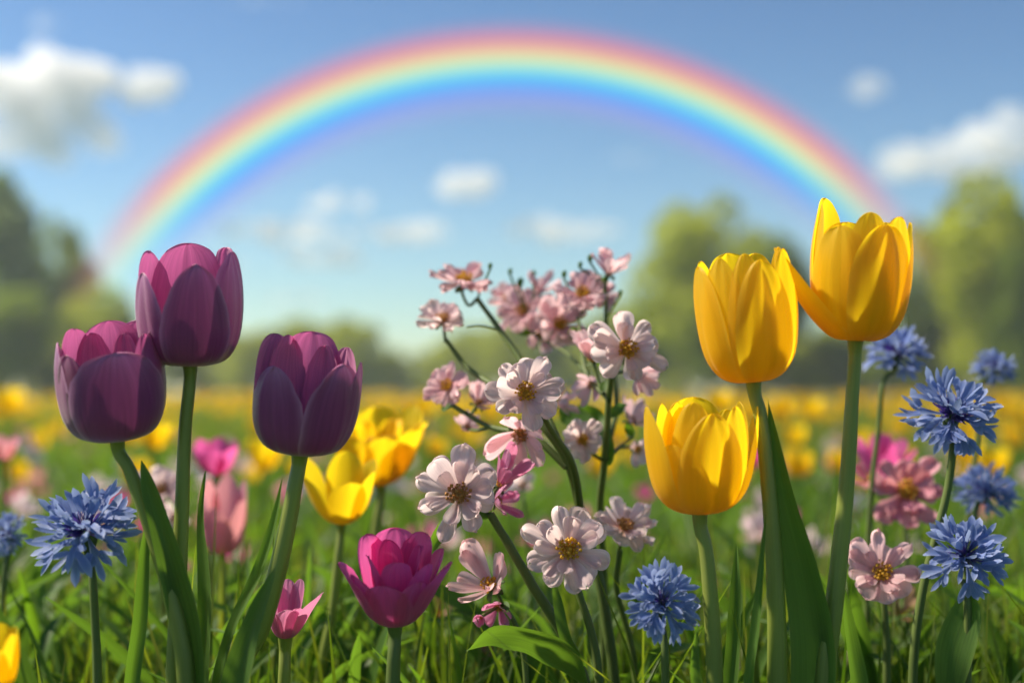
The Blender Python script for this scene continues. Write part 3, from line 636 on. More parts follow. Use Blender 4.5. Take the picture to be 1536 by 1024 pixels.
# ================================================================== blossoms
def bpetal(mb, az, Lh, W, r0, c1, c2, seed, mi=0, roll=0.0, nu=11, nv=9, z0=0.0):
    g = random.Random(seed); ph = [g.uniform(0, 6.28) for _ in range(4)]; nt_ = g.uniform(.02, .09); wv = g.uniform(.05, .13)
    Pm = np.zeros((nu, nv, 3)); U = np.zeros((nu, nv)); V = np.zeros((nu, nv)); ca, sa = math.cos(az), math.sin(az)
    for i in range(nu):
        u = math.sin(i / (nu - 1) * PI / 2)
        hw = W * (0.16 + 0.98 * u ** 1.1) * max(0, 1 - u ** 5) ** .5
        for j in range(nv):
            v = -1 + 2 * j / (nv - 1)
            x = r0 + Lh * u * (1 - nt_ * math.exp(-(v / .3) ** 2) * u ** 4 + .03 * math.sin(7 * v + ph[0]) * u ** 4)
            y = hw * v
            z = z0 + Lh * (c1 * u + c2 * u * u) + hw * .30 * v * v + Lh * wv * (math.sin(3.5 * v + 4 * u + ph[1]) + .5 * math.sin(9 * v + ph[2])) * u * u + roll * y - .04 * Lh * math.exp(-(v / .15) ** 2) * u
            Pm[i, j] = (ca * x - sa * y, sa * x + ca * y, z); U[i, j] = u; V[i, j] = v
    mb.grid(Pm, U, V, g.random(), mi)
def blossom_meshes(seed, kind='open'):
    """unit blossom, radius 1; z towards the viewer of the flower"""
    g = random.Random(seed); mb = MB()
    if kind == 'open': rings = [(8, 1.0, .34, .10, .05), (6, .84, .30, .40, .05), (4, .58, .20, .8, .0)]
    elif kind == 'flat': rings = [(9, 1.0, .31, .05, .05), (7, .86, .27, .30, .05), (3, .6, .2, .7, 0)]
    elif kind == 'half': rings = [(5, 1.0, .42, .75, .25), (4, .85, .36, 1.2, .1)]
    else: rings = [(5, .75, .45, 1.8, .2), (3, .7, .4, 2.6, -.2)]
    for n, ln, wd, c1, c2 in rings:
        o = g.uniform(0, 6.28)
        for k in range(n):
            bpetal(mb, o + 2 * PI * k / n + g.uniform(-.16, .16), ln * .9 * g.uniform(.74, 1.1), wd * g.uniform(.75, 1.15), .08, c1 + g.uniform(-.15, .2), c2 + g.uniform(-.15, .15), g.random(), roll=g.uniform(-.35, .35))
    st = MB()
    n = 34
    for k in range(n):
        a = k * 2.399; r_ = .04 + .21 * math.sqrt(k / n) * g.uniform(.8, 1.15); z = .16 + g.uniform(.0, .14) - .1 * r_
        x, y = math.cos(a) * r_, math.sin(a) * r_
        tube(st, [(x * .4, y * .4, .02), (x * .8, y * .8, z * .6), (x, y, z)], [.010, .009, .008], 4, n=3, r=g.random())
        q = .042 * g.uniform(.8, 1.3)
        V = [(x - q, y, z), (x, y - q, z), (x + q, y, z), (x, y + q, z), (x, y, z + q * 1.4), (x, y, z - q)]
        st.add(V, [(0, 1, 4), (1, 2, 4), (2, 3, 4), (3, 0, 4), (1, 0, 5), (2, 1, 5), (3, 2, 5), (0, 3, 5)], [(1, 0, g.random())] * 6)
    # green-gold dome
    nu, nv = 6, 12; Pm = np.zeros((nu, nv, 3))
    for i in range(nu):
        th = i / (nu - 1) * PI / 2
        for j in range(nv): Pm[i, j] = (.13 * math.sin(th + .05) * math.cos(j * PI / 6), .13 * math.sin(th + .05) * math.sin(j * PI / 6), .02 + .14 * math.cos(th))
    st.grid(Pm, Pm[:, :, 0] * 0 + .3, Pm[:, :, 0] * 0, .4, close=True)
    cx = MB()
    for k in range(5):
        bpetal(cx, k * 2 * PI / 5, .34, .13, .05, -.05, -.2, seed + k, z0=-.05, nu=6, nv=5)
    tube(cx, [(0, 0, -.22), (0, 0, -.10), (0, 0, .03)], [.05, .10, .09], 8, n=4)
    return mb, st, cx
BK = {}
for kind, cnt in (('open', 4), ('flat', 3), ('half', 3), ('bud', 2)):
    for i in range(cnt): BK[(kind, i)] = blossom_meshes(100 + i * 7 + len(kind) * 31, kind)
BME = {}
def bmesh_for(kind, i, mat):
    k = (kind, i, mat)
    if k not in BME:
        a, b, c = BK[(kind, i)]
        BME[k] = (a.mesh('blossom', [M[mat]]), b.mesh('stamens', [M['stamen_rust' if (i + len(kind)) % 5 == 0 else 'stamen']]), c.mesh('calyx', [M['calyx']]))
    return BME[k]
def face_mat(p, right, up, spin=0.0):
    """flower looking at the camera, turned right / up by degrees"""
    return Matrix.Translation(p) @ Matrix.Rotation(R(right), 4, 'Z') @ Matrix.Rotation(R(90 - up), 4, 'X') @ Matrix.Rotation(R(spin), 4, 'Z')
def add_blossom(root, g, px, py, Y, dpx, right, up, kind, var, mat, sx=1.0, label=None):
    p = at(px, py, Y) - g; s = px2m(dpx, Y) / 2 * 1.04
    m4 = face_mat(p, right, up, random.uniform(0, 360)) @ Matrix.Scale(s, 4)
    ms = bmesh_for(kind, var, mat)
    o = bpy.data.objects.new('blossom', ms[0]); COL.objects.link(o); o.parent = root; o.matrix_local = m4
    if label: o['label'] = label
    for me, nm in ((ms[1], 'stamens'), (ms[2], 'calyx')):
        c = bpy.data.objects.new(nm, me); COL.objects.link(c); c.parent = o
    ax = (m4.to_3x3() @ Vector((0, 0, 1))).normalized()
    return p - ax * s * .2, ax, s
def blossom_plant(name, label, stems, flowers, leaves=(), foot=(0, 0), buds=(), mat='darkstem', group=None):
    """stems: list of pixel paths from low to high [(px,py,Y)...], radius; the first starts at the ground"""
    s0 = stems[0][0][0]; g = to_ground(at(*s0), *foot)
    root = empty(name, g, label, 'blossom plant', group)
    mb = MB()
    for k, (path, r0, r1) in enumerate(stems):
        pts = [at(*q) - g for q in path]
        if k == 0: pts = [Vector((0, 0, 0))] + pts
        tube(mb, pts, [r0, (r0 + r1) / 2, r1], 9, n=6, r=random.random(), lump=.04)
    for f in flowers:
        back, ax, s = add_blossom(root, g, *f['f'])
        if 'j' in f:
            j = at(*f['j']) - g
            if random.random() < .5:
                lb_ = MB(); dr = Vector((random.uniform(-1, 1), random.uniform(-.5, .5), random.uniform(-.1, .8))).normalized() * random.uniform(.008, .015)
                blade(lb_, [j, j + dr * .5 + Vector((0, 0, .001)), j + dr], .0032, random.uniform(-.8, .8), .3, .25, prof='oval', r=random.random(), n=4, nv=5); lb_.build('leaf', M['leaf2'], root)
            tube(mb, [j, (j + back) / 2 - ax * s * .25 + Vector((0, 0, -s * .1)), back - ax * s * .1, back + ax * s * .05], [.0013, .0011, .0014], 7, n=5)
    mb.build('stem', M[mat], root)
    for lf in leaves:
        b = MB(); blade(b, [at(*q) - g for q in lf['p']], px2m(lf['w'], lf['p'][0][2]) / 2, lf.get('face', 0), lf.get('twist', 0), lf.get('fold', .25), prof='oval', r=random.random(), wave=.1)
        b.build('leaf', M[lf.get('m', 'leaf2')], root)
    for bd in buds:
        b = MB(); c = at(*bd[:3]) - g; q = px2m(bd[3], bd[2])
        j = at(*bd[4]) - g
        tube(b, [c + Vector((0, 0, -q * .6)), c, c + Vector((q * .1, 0, q * .5)), c + Vector((q * .1, 0, q * .8))], [q * .15, q * .42, q * .35, q * .02], 8, n=3)
        tube(b, [j, (j + c) / 2 + Vector((0, 0, -q * .2)), c + Vector((0, 0, -q * .5))], [.0009, .0007, .0009], 6, n=4)
        b.build('bud', M['leaf2'], root)
    return root
B, BP = 'blossom', 'blossom_pink'
def F(px, py, Y, d, right, up, kind, var, mat, j=None):
    r_ = dict(f=(px, py, Y, d * 1.13, right, up, kind, var, mat))
    if j: r_['j'] = j
    return r_
# main left branching plant
blossom_plant('blossom_plant', 'tall pale pink blossom plant left of centre with a long diagonal stem',
    [([(905, 900, .92), (872, 770, .92), (850, 690, .91), (815, 640, .91), (760, 590, .93), (700, 550, .96), (668, 508, .97)], .0038, .0015),
     ([(850, 690, .91), (828, 640, .92), (790, 555, .95), (750, 495, .97), (716, 448, .99)], .0026, .0017),
     ([(850, 700, .91), (800, 655, .92), (735, 640, .94), (680, 608, .96)], .0026, .0015),
     ([(872, 770, .92), (856, 690, .88), (830, 650, .87), (815, 625, .86)], .0026, .0016),
     ([(750, 495, .97), (720, 488, .97), (700, 490, .97)], .0008, .0005)],
    [F(695, 425, .99, 88, 15, 62, 'flat', 0, BP, (716, 448, .99)), F(664, 482, .97, 72, -10, 55, 'open', 1, B, (668, 508, .97)),
     F(787, 590, .86, 108, 8, 18, 'open', 0, B, (815, 625, .86)), F(780, 648, .90, 84, -5, -25, 'half', 1, BP, (800, 655, .92)),
     F(672, 580, .96, 70, -20, 25, 'open', 2, BP, (680, 608, .96)), F(716, 606, .97, 52, 30, 40, 'half', 0, BP, (700, 618, .95)), F(836, 605, .98, 42, 60, 10, 'half', 2, BP, (815, 625, .93)), F(700, 640, .99, 34, 10, 30, 'half', 1, BP, (735, 640, .94))],
    buds=[(735, 400, .99, 8, (716, 448, .99))], foot=(.03, 0))
# right branching plant
blossom_plant('blossom_plant', 'tall pale pink blossom plant with an upright stem right of centre',
    [([(905, 860, 1.0), (900, 760, .98), (908, 680, .96), (914, 590, .94), (918, 555, .93)], .0032, .0018),
     ([(908, 680, .96), (925, 600, 1.0), (910, 500, 1.0), (908, 430, 1.0)], .0022, .0014),
     ([(914, 600, .94), (880, 560, .98), (872, 510, 1.0), (866, 470, 1.02)], .002, .0012),
     ([(880, 560, .98), (850, 530, 1.02), (800, 500, 1.05)], .0014, .001),
     ([(908, 690, .96), (930, 670, .98), (948, 655, .99)], .0016, .001)],
    [F(940, 525, .90, 104, 6, 12, 'open', 3, B, (916, 560, .93)), F(890, 542, .95, 60, -30, 60, 'bud', 0, BP, (905, 590, .94)), F(888, 575, .97, 44, -30, -20, 'half', 1, BP, (905, 590, .94)),
     F(875, 442, 1.0, 74, -15, 35, 'open', 0, BP, (866, 470, 1.02)), F(912, 412, 1.0, 58, 30, 65, 'half', 0, BP, (908, 430, 1.0)), F(838, 488, 1.02, 80, 20, 25, 'open', 2, BP, (868, 500, 1.01)), F(785, 468, 1.05, 76, -20, 30, 'flat', 1, BP, (800, 500, 1.05)), F(808, 440, 1.06, 50, 30, 60, 'half', 2, BP, (800, 500, 1.05)),
     F(762, 448, 1.08, 54, -30, 50, 'open', 1, BP, (800, 500, 1.05)), F(855, 455, 1.08, 52, 10, 30, 'flat', 2, BP, (866, 470, 1.02)), F(812, 500, 1.06, 50, 0, -10, 'half', 0, BP, (800, 500, 1.05)), F(905, 445, 1.03, 44, 10, 10, 'open', 3, BP, (908, 430, 1.0)),
     F(874, 660, .95, 62, 0, 10, 'flat', 2, B, (905, 690, .96)), F(945, 632, 1.02, 48, 30, 40, 'half', 1, BP, (948, 655, .99)), F(955, 672, 1.0, 44, 20, -15, 'half', 2, B, (930, 670, .98)), F(958, 560, .95, 50, 40, -30, 'half', 0, BP, (918, 560, .93))],
    leaves=[dict(p=[(905, 655, .98), (880, 640, .99), (850, 618, 1.0), (838, 610, 1.0)], w=36, face=.2, m='leaf'), dict(p=[(905, 660, .98), (890, 628, 1.0), (868, 606, 1.0)], w=34, m='leaf2'), dict(p=[(906, 700, .97), (912, 680, .96), (916, 650, .96)], w=18, m='leaf2'), dict(p=[(910, 625, .97), (925, 615, .97), (940, 605, .98)], w=16, m='leaf')],
    buds=[(800, 412, 1.05, 9, (800, 500, 1.05)), (930, 440, 1.02, 8, (908, 480, 1.0)), (885, 388, 1.0, 10, (908, 430, 1.0)), (846, 412, 1.0, 9, (866, 470, 1.02)), (870, 398, 1.0, 8, (908, 430, 1.0)), (780, 425, 1.04, 12, (800, 500, 1.05)), (765, 408, 1.04, 8, (800, 500, 1.05))])
blossom_plant('blossom_plant', 'pink and white blossom pair at the end of a thick diagonal stem',
    [([(880, 1040, .86), (850, 960, .86), (800, 880, .86), (765, 820, .86), (735, 770, .86)], .0042, .0024)],
    [F(690, 742, .84, 122, -8, 15, 'open', 1, B, (735, 770, .86)), F(748, 728, .88, 66, 50, 50, 'bud', 1, 'pinklilac', (735, 770, .86)), F(742, 752, .88, 54, 55, 10, 'half', 1, 'pinklilac', (735, 770, .86))],
    leaves=[dict(p=[(880, 1030, .84), (850, 985, .83), (795, 955, .82), (745, 950, .82), (700, 975, .82)], w=64, m='leaf', face=.9), dict(p=[(735, 775, .86), (700, 768, .86), (660, 800, .87), (640, 838, .87)], w=26, m='leaf2', face=.3)])
blossom_plant('blossom_plant', 'white blossom with orange centre facing the camera left of the blue cornflower',
    [([(900, 1040, .85), (890, 960, .85), (872, 900, .85), (858, 860, .85)], .0030, .0020)],
    [F(852, 826, .82, 126, 5, 22, 'flat', 0, B, (858, 860, .85))],
    leaves=[dict(p=[(880, 1000, .85), (850, 960, .84), (836, 900, .84), (830, 870, .84)], w=16, m='leaf')])
blossom_plant('blossom_plant', 'pale pink blossom tilted up behind the white one beside the low yellow tulip',
    [([(955, 1040, .95), (945, 960, .95), (925, 880, .94), (930, 825, .93)], .0026, .0018)],
    [F(936, 792, .92, 92, 15, 50, 'flat', 1, B, (930, 825, .93))],
    leaves=[dict(p=[(940, 930, .95), (960, 880, .95), (985, 850, .96)], w=18, m='leaf')])
blossom_plant('blossom_plant', 'ragged half open pink blossom low left of the thick diagonal stem',
    [([(790, 1040, .88), (785, 980, .88), (770, 930, .88), (752, 905, .88)], .0022, .0014)],
    [F(738, 880, .86, 88, -35, 35, 'half', 2, BP, (752, 905, .88)), F(748, 908, .88, 46, -10, -30, 'half', 0, 'pinklilac', (752, 905, .88)), F(722, 925, .87, 22, -10, -10, 'bud', 0, 'pinklilac', (752, 905, .88))])
blossom_plant('blossom_plant', 'small pale blossom behind the pink and white pair',
    [([(800, 900, 1.2), (792, 820, 1.2), (785, 750, 1.2)], .002, .0014)], [F(783, 727, 1.2, 36, 0, 20, 'half', 0, B, (785, 750, 1.2))])
blossom_plant('blossom_plant', 'pale lilac pink blossom facing the camera under the pink one on the right',
    [([(1330, 1040, .92), (1330, 960, .92), (1325, 890, .92)], .003, .002)], [F(1322, 860, .90, 104, -5, 30, 'open', 2, BP, (1325, 890, .92))], mat='darkstem')
blossom_plant('blossom_plant', 'bright pink double blossom with orange centre on the right',
    [([(1360, 950, 1.1), (1360, 860, 1.1), (1358, 780, 1.1)], .003, .002)], [F(1358, 738, 1.06, 108, 0, 22, 'open', 3, 'rose', (1358, 780, 1.1)), F(1305, 725, 1.12, 40, -40, 40, 'half', 1, 'rose', (1340, 765, 1.1))])
blossom_plant('blossom_plant', 'blurred white blossom left of the tallest purple tulip stem',
    [([(248, 960, 1.2), (246, 860, 1.2), (245, 780, 1.2)], .0026, .0018)], [F(243, 735, 1.15, 72, 0, 30, 'open', 1, B, (245, 780, 1.2)), F(262, 775, 1.18, 40, 10, 10, 'half', 1, B, (245, 800, 1.2))])

for lb, px, py, d, Y, vr in (('pale brown dried flower head low between the magenta tulip and blossom plants', 655, 925, 52, 1.12, 0), ('reddish brown dried flower low among the leaves at the bottom right', 1352, 925, 54, 1.05, 1), ('small dried flower head at the bottom just left of the thick blossom stem', 725, 985, 34, 1.0, 2)):
    r_ = blossom_plant('dried_flower', lb, [([(px, py + 130, Y), (px, py + 60, Y), (px + 2, py + 15, Y)], .0018, .0012)], [F(px, py, Y, d, random.uniform(-30, 30), 50, 'half', vr, 'dry', (px + 2, py + 15, Y))])
    r_['category'] = 'dried flower'

# ================================================================== cornflowers
def strip(mb, P0, d, up, ln, w, curl, u0, u1, r, nu=6):
    d = d / np.linalg.norm(d); s = np.cross(d, up); s /= np.linalg.norm(s) + 1e-9; up2 = np.cross(s, d)
    Pm = np.zeros((nu, 3, 3)); U = np.zeros((nu, 3)); V = np.zeros((nu, 3))
    for i in range(nu):
        t = i / (nu - 1); c = P0 + d * ln * (t - abs(curl) * .25 * t * t) + up2 * curl * ln * t * t
        hw = w * (0.6 + 0.9 * t) * max(0.02, 1 - t ** 4) ** .7
        for j, v in enumerate((-1, 0, 1)):
            Pm[i, j] = c + s * hw * v + up2 * hw * .35 * abs(v); U[i, j] = u0 + (u1 - u0) * t; V[i, j] = v * .8
    mb.grid(Pm, U, V, r)
def cornflower_meshes(seed):
    g = random.Random(seed); fl = MB(); Z = np.array([0, 0, 1.0])
    for ring, (n, el, ln0, spread) in enumerate([(8, -.15, .54, .66), (7, .30, .46, .6), (4, .80, .32, .45)]):
        for k in range(n):
            a = 2 * PI * (k + .5 * ring) / n + g.uniform(-.26, .26); e = el + g.uniform(-.3, .3)
            d = np.array([math.cos(a) * math.cos(e), math.sin(a) * math.cos(e), math.sin(e)])
            up = np.cross(np.cross(d, Z), d); up /= np.linalg.norm(up)
            side = np.cross(d, up); l1 = ln0 * g.uniform(.8, 1.1)
            P0 = d * .10; rr = g.random()
            # throat: cone-like gutter
            nu, nv = 5, 7; Pm = np.zeros((nu, nv, 3)); U = np.zeros((nu, nv)); V = np.zeros((nu, nv))
            for i in range(nu):
                t = i / (nu - 1); wv_ = .022 + .085 * t * t
                for j in range(nv):
                    th = -PI * .8 + 1.6 * PI * j / (nv - 1)
                    Pm[i, j] = P0 + d * l1 * t + side * wv_ * math.sin(th) + up * (-wv_ * .8 * math.cos(th) + .03 * t); U[i, j] = .15 + .4 * t; V[i, j] = 0
            fl.grid(Pm, U, V, rr)
            nl = g.choice((5, 6, 7, 8))
            for q in range(nl):
                b = (-1 + 2 * q / (nl - 1)); th = b * PI * .7
                off = side * .10 * math.sin(th) + up * (-.085 * math.cos(th) + .03)
                dd = d * 1.0 + side * b * spread * 1.3 + up * (-.25 * math.cos(th) + g.uniform(-.2, .25))
                strip(fl, P0 + d * l1 * .97 + off, dd, up, .50 * g.uniform(.55, 1.2), .076 * g.uniform(.6, 1.3), g.uniform(-.5, .6), .55, 1.0, rr * .5 + g.random() * .5)
    core = MB()
    for k in range(64):
        a = k * 2.399; r_ = .22 * math.sqrt(k / 64); e = 1.45 - r_ * 4.6 + g.uniform(-.15, .15)
        d = np.array([math.cos(a) * math.cos(e), math.sin(a) * math.cos(e), math.sin(e)])
        strip(core, np.array([math.cos(a) * r_ * .6, math.sin(a) * r_ * .6, .02]), d, np.array([-d[1], d[0], .1]), .38 * g.uniform(.7, 1.2), .030, g.uniform(-.2, .3), .1, 1, g.random(), nu=5)
    cx = MB(); nu, nv = 14, 16; Pm = np.zeros((nu, nv, 3)); U = np.zeros((nu, nv)); V = np.zeros((nu, nv))
    for i in range(nu):
        t = i / (nu - 1); rad = .05 + .15 * math.sin(PI * (t * .80 + .06)) ** .8
        for j in range(nv):
            th = 2 * PI * (j + .5 * (i % 2)) / nv
            Pm[i, j] = (rad * math.cos(th) * (1 + .06 * (i % 2)), rad * math.sin(th) * (1 + .06 * (i % 2)), -.46 + .52 * t); U[i, j] = t; V[i, j] = (i % 2) * .9
    cx.grid(Pm, U, V, .5, close=True)
    return fl, core, cx
CK = []
for i in range(3):
    a, b, c = cornflower_meshes(300 + i); CK.append((a.mesh('flower_head', [M['corn']]), b.mesh('core_florets', [M['corn_core']]), c.mesh('calyx', [M['calyx']])))
def cornflower(label, px, py, Y, dpx, right, up, stem, var, rs=.0018, leaves=()):
    p = at(px, py, Y); pts = [at(q[0], q[1], q[2] if len(q) > 2 else Y) for q in stem]
    g = to_ground(pts[-1]); root = empty('cornflower', g, label, 'cornflower')
    s = px2m(dpx, Y) / 2 * 1.0; m4 = face_mat(p - g, right, up, random.uniform(0, 360)) @ Matrix.Scale(s, 4)
    o = bpy.data.objects.new('flower_head', CK[var][0]); COL.objects.link(o); o.parent = root; o.matrix_local = m4
    c = bpy.data.objects.new('core_florets', CK[var][1]); COL.objects.link(c); c.parent = o
    c = bpy.data.objects.new('calyx', CK[var][2]); COL.objects.link(c); c.parent = root; c.matrix_local = m4
    ax = (m4.to_3x3() @ Vector((0, 0, 1))).normalized(); back = p - g - ax * s * .44
    mb = MB(); tube(mb, [back + ax * s * .05, back - ax * s * .15] + [q - g for q in pts] + [Vector((0, 0, 0))], [rs * 1.3, rs, rs * 1.1, rs * 1.3], 9, n=7, r=random.random()); mb.build('stem', M['darkstem'], root)
    for lf in leaves:
        b = MB(); blade(b, [at(*q) - g for q in lf['p']], px2m(lf['w'], lf['p'][0][2]) / 2, .3, .3, .3, prof='oval', r=random.random()); b.build('leaf', M['leaf'], root)
cornflower('large blue cornflower at the lower left below the leftmost purple tulip', 128, 796, .80, 158, 5, 55, [(138, 860), (143, 940), (146, 1020)], 0, .0022)
cornflower('blurred blue cornflower cut off by the left edge', 10, 800, 1.0, 66, -20, 40, [(8, 850), (5, 950)], 1)
cornflower('blue cornflower at the bottom centre left of the lowest yellow tulip stem', 992, 902, .80, 118, 3, 28, [(996, 960), (998, 1040)], 1, .0020)
cornflower('blue cornflower right of the tallest yellow stem, highest on the right', 1344, 530, 1.05, 98, 0, 60, [(1326, 570), (1318, 640), (1305, 760), (1300, 900)], 2)
cornflower('blue cornflower near the right edge beside the highest one', 1490, 552, 1.08, 66, 20, 55, [(1470, 575), (1470, 620), (1450, 800), (1440, 950)], 0)
cornflower('largest blue cornflower of the right group, dark stem curving down left', 1428, 622, .88, 140, 10, 42, [(1428, 660), (1424, 720), (1408, 790), (1385, 880), (1370, 1000)], 2, .0024)
cornflower('blurred blue cornflower at the right edge between two sharper ones', 1478, 738, 1.05, 96, 15, 45, [(1462, 790), (1460, 880), (1458, 980)], 1)
cornflower('lowest blue cornflower of the right group above a dark leaf', 1448, 832, .86, 124, -5, 35, [(1450, 890), (1452, 960), (1450, 1040)], 0, .0024,
           leaves=[dict(p=[(1420, 1060, .86), (1432, 980, .86), (1450, 920, .86), (1456, 880, .86)], w=54)])

# ================================================================== field tulips
def joined_tulip(seed, h=1.0, openness=0.0, mat='yellow', rich=True):
    """a 0.33 m tulip joined as one mesh: petals slot 0, green slot 1"""
    g = random.Random(seed); mb = MB(); Rr, H = .026, .050; z = .285
    for k in range(6):
        p = petal(k * PI / 3 + g.uniform(-.1, .1), Rr, H, prof=OPEN if openness > .5 else YCUP, wid=.78, ring=1.0 if k % 2 else .9, ln=g.uniform(.9, 1.05), tip=(3.2, .55), flare=openness * g.uniform(0, .3), nu=9, nv=7, seed=seed + k)
        mb.merge(p, Matrix.Translation((0, 0, z)))
    st = MB(); bx, by = g.uniform(-.03, .03), g.uniform(-.03, .03)
    tube(st, [(bx, by, 0), (bx * .6, by * .6, .12), (0, 0, .25), (0, 0, z + .002)], [.0036, .003, .003, .003], 6, n=4)
    for k in range(2):
        a = g.uniform(0, 6.28); c, s = math.cos(a), math.sin(a); q = g.uniform(.04, .08)
        blade(st, [(bx, by, 0), (bx + c * q * .4, by + s * q * .4, .09), (bx + c * q * .9, by + s * q * .9, .17 + g.uniform(0, .05))], .013, g.uniform(-1, 1), .3, .4, n=4, nv=5)
    mb2 = MB(); mb2.merge(mb, mi=0); mb2.merge(st, mi=1)
    return mb, st, mb2
FT = [joined_tulip(500 + i, openness=(0, 1, .4, 1)[i]) for i in range(4)]
FTJ = [x[2].mesh('field_tulip', [M['yellow'], M['leaf2']]) for x in FT]
FTP = [(x[0].mesh('flower_head', [M['yellow']]), x[1].mesh('stem_and_leaves', [M['leaf2']])) for x in FT]
def parted(label, px, py, wpx, Y, var, group=None):
    c = at(px, py, Y); root = empty('field_tulip', Vector((c.x, Y, 0)), label, 'tulip', group)
    sx = px2m(wpx, Y) / .056
    ms = FTP[var]; hz = (c.z - .025 * sx)
    st = bpy.data.objects.new('stem', ms[1]); COL.objects.link(st); st.parent = root; st.scale = (1, 1, hz / .285)
    hd = bpy.data.objects.new('flower_head', ms[0]); COL.objects.link(hd); hd.parent = root; hd.scale = (sx, sx, sx); hd.location = (0, 0, hz - .285 * sx)
    hd.rotation_euler = (0, 0, random.uniform(0, 6))
for a in [('blurred yellow tulip low behind the two left purple tulips', 232, 652, 48, 1.9, 1), ('blurred yellow tulip left of the right purple tulip', 396, 680, 56, 1.8, 1), ('blurred yellow tulip touching the left side of the large open one', 655, 668, 30, 2.2, 0),
          ('yellow tulip directly right of the stem of the closed yellow tulip', 1197, 692, 46, 2.0, 0), ('yellow tulip just above the other one between the two tall yellow stems', 1192, 652, 36, 2.6, 1), ('round yellow tulip at the right edge between the cornflowers', 1490, 691, 46, 2.1, 1),
          ('yellow tulip half hidden behind the tallest yellow stem', 1258, 690, 34, 2.1, 0), ('yellow tulip peeking above the lowest sharp yellow tulip', 1078, 600, 38, 2.8, 1), ('blurred yellow tulip in the far left of the field band', 14, 600, 44, 3.0, 1),
          ('yellow tulip left of the tallest purple tulip stem base blur', 445, 700, 30, 2.6, 3), ('yellow tulip right of the closed yellow one, highest of the band', 1172, 608, 34, 2.9, 0), ('yellow tulip in the band left of the tallest yellow stem', 1215, 612, 36, 2.8, 3)]:
    parted(a[0], a[1], a[2], a[3], a[4], a[5])
g = random.Random(4)
spots = []
def hfield(y): return g.uniform(.30, .38) if y > 4 else g.uniform(.25, .32)
while len(spots) < 1050:
    y = math.exp(g.uniform(math.log(2.6), math.log(50)))
    x = g.uniform(-1, 1) * (.40 * y + .3)
    px = 768 + x / y * FPX
    dens = .05 if y < 3.6 else (.22 if y < 6 else (.6 if y < 10 else 1.0))
    if 430 < px < 950 and y < 6: dens *= .6
    dens *= max(.15, min(1.4, .75 + .8 * math.sin(x * 1.1 + y * .35) * math.sin(y * .8 + x * .3)))
    if g.random() < dens: spots.append((y, x))
spots.sort()
far = MB()
for i, (y, x) in enumerate(spots):
    k = g.randrange(4); hgt = hfield(y); s = hgt / .31; s *= g.uniform(.9, 1.05); rz = g.uniform(0, 6.28)
    if i < 285:
        o = bpy.data.objects.new('field_tulip', FTJ[k]); COL.objects.link(o)
        o.location = (x, y, 0); o.scale = (s * 1.05, s * 1.05, s); o.rotation_euler = (g.uniform(-.1, .1), g.uniform(-.1, .1), rz)
        tag(o, 'small blurred yellow tulip in the wide yellow band of the meadow', 'tulip', 'yellow tulips across the meadow')
    else:
        far.merge(FT[k][2] if False else FT[k][0], Matrix.LocRotScale(Vector((x, y, 0)), Euler((0, 0, rz)), Vector((s * 1.1, s * 1.1, s))))
far_o = far.build('distant_tulips', [M['yellow']]); tag(far_o, 'far yellow tulips merging into a yellow band before the trees', 'tulips', kind='stuff')

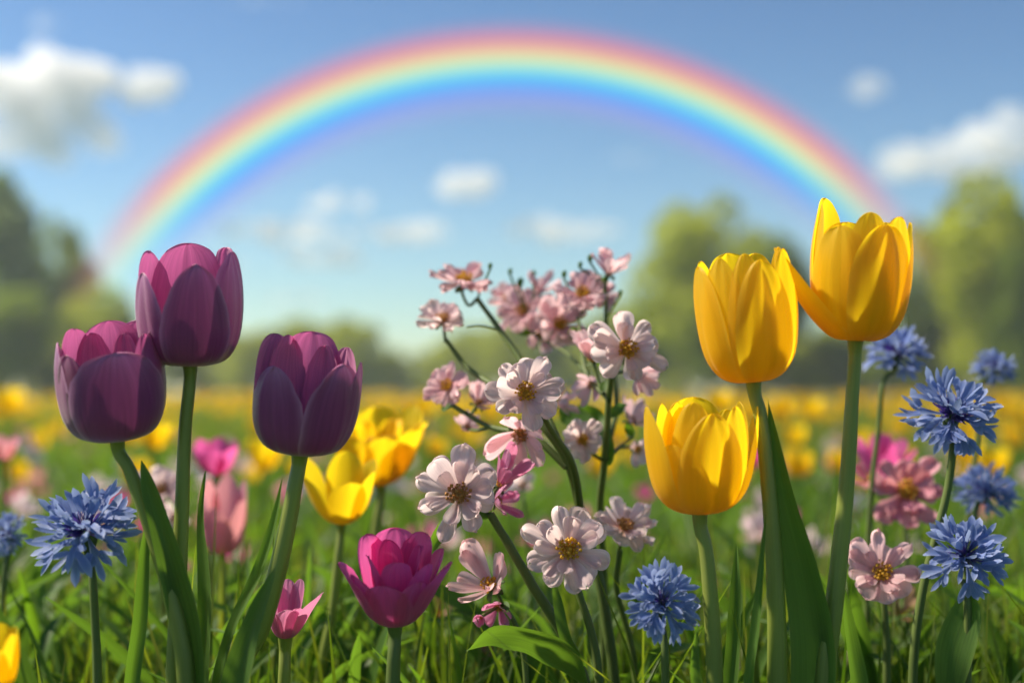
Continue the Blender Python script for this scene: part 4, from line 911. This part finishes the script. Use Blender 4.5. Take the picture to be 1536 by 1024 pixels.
# little pink, white and lilac field flowers
FW = {}
for mt in ('blossom', 'rose', 'lilac', 'magenta'):
    mb = MB(); a, b, c = BK[('half', 0)]
    m4 = Matrix.Translation((0, 0, .235)) @ Matrix.Rotation(R(35), 4, 'X')
    mb.merge(a, m4 @ Matrix.Scale(.020, 4), 0); mb.merge(b, m4 @ Matrix.Scale(.020, 4), 1)
    st = MB(); tube(st, [(0, .01, 0), (.01, .01, .1), (0, .0, .235)], [.002, .0016, .0016], 6, n=3); mb.merge(st, None, 2)
    FW[mt] = mb.mesh('wildflower', [M[mt], M['stamen'], M['leaf2']])
desc = {'blossom': 'white', 'rose': 'pink', 'lilac': 'lilac', 'magenta': 'magenta'}
for k in range(190):
    y = math.exp(g.uniform(math.log(1.45), math.log(6))); x = g.uniform(-1, 1) * (.38 * y)
    mt = g.choice(['blossom', 'rose', 'lilac', 'magenta', 'rose', 'blossom'])
    s = g.uniform(.75, 1.15)
    o = bpy.data.objects.new('wildflower', FW[mt]); COL.objects.link(o); o.location = (x, y, 0); o.scale = (s, s, s); o.rotation_euler = (0, 0, g.uniform(-1, 1))
    tag(o, 'small blurred %s wildflower low in the meadow grass' % desc[mt], 'wildflower', '%s wildflowers in the meadow grass' % desc[mt])

# ================================================================== low foliage (stuff)
def foliage():
    g = random.Random(77); mb = MB()
    for k in range(4200):
        y = .98 + 4.2 * g.random() ** 1.5; x = g.uniform(-1, 1) * (.38 * y + .1)
        h = g.uniform(.12, .25) + (.03 * g.random() if y < 1.4 else 0); a = g.uniform(0, 6.28); q = g.uniform(.03, .10); c, s = math.cos(a), math.sin(a)
        blade(mb, [(x, y, 0), (x + c * q * .3, y + s * q * .3, h * .7), (x + c * q, y + s * q, h), (x + c * q * 1.7, y + s * q * 1.7, h * g.uniform(1.0, 1.25))], g.uniform(.003, .0075), g.uniform(-1.5, 1.5), g.uniform(-1, 1), .3, n=3, nv=5, prof='oval', r=g.random(), mi=0 if g.random() < (.85 if y < 1.6 else .4) else 1)
    tag(mb.build('meadow_foliage', [M['leaf'], M['leaf2']]), 'broad green leaves of low meadow plants between the grass', 'foliage', kind='stuff')
foliage()
def haze():
    m, t = new_mat('haze_air'); v = N(t, 'ShaderNodeVolumePrincipled')
    v.inputs['Color'].default_value = (0.86, 0.93, 1.0, 1); v.inputs['Density'].default_value = 0.0015; v.inputs['Anisotropy'].default_value = 0.2
    L(t, v.outputs[0], N(t, 'ShaderNodeOutputMaterial').inputs['Volume'])
    x0, x1, y0, y1, z0, z1 = -150, 150, -20, 170, -1.1, 19
    V = [(x, y, z) for x in (x0, x1) for y in (y0, y1) for z in (z0, z1)]
    mb = MB(); mb.add(V, [(0, 1, 3, 2), (4, 6, 7, 5), (0, 4, 5, 1), (2, 3, 7, 6), (0, 2, 6, 4), (1, 5, 7, 3)], [(0, 0, 0)] * 8)
    o = mb.build('haze', m); o.data.polygons.foreach_set('use_smooth', [False] * 6); tag(o, kind='stuff', label='thin pale haze hanging over the meadow')
haze()
print('objects', len(bpy.data.objects))
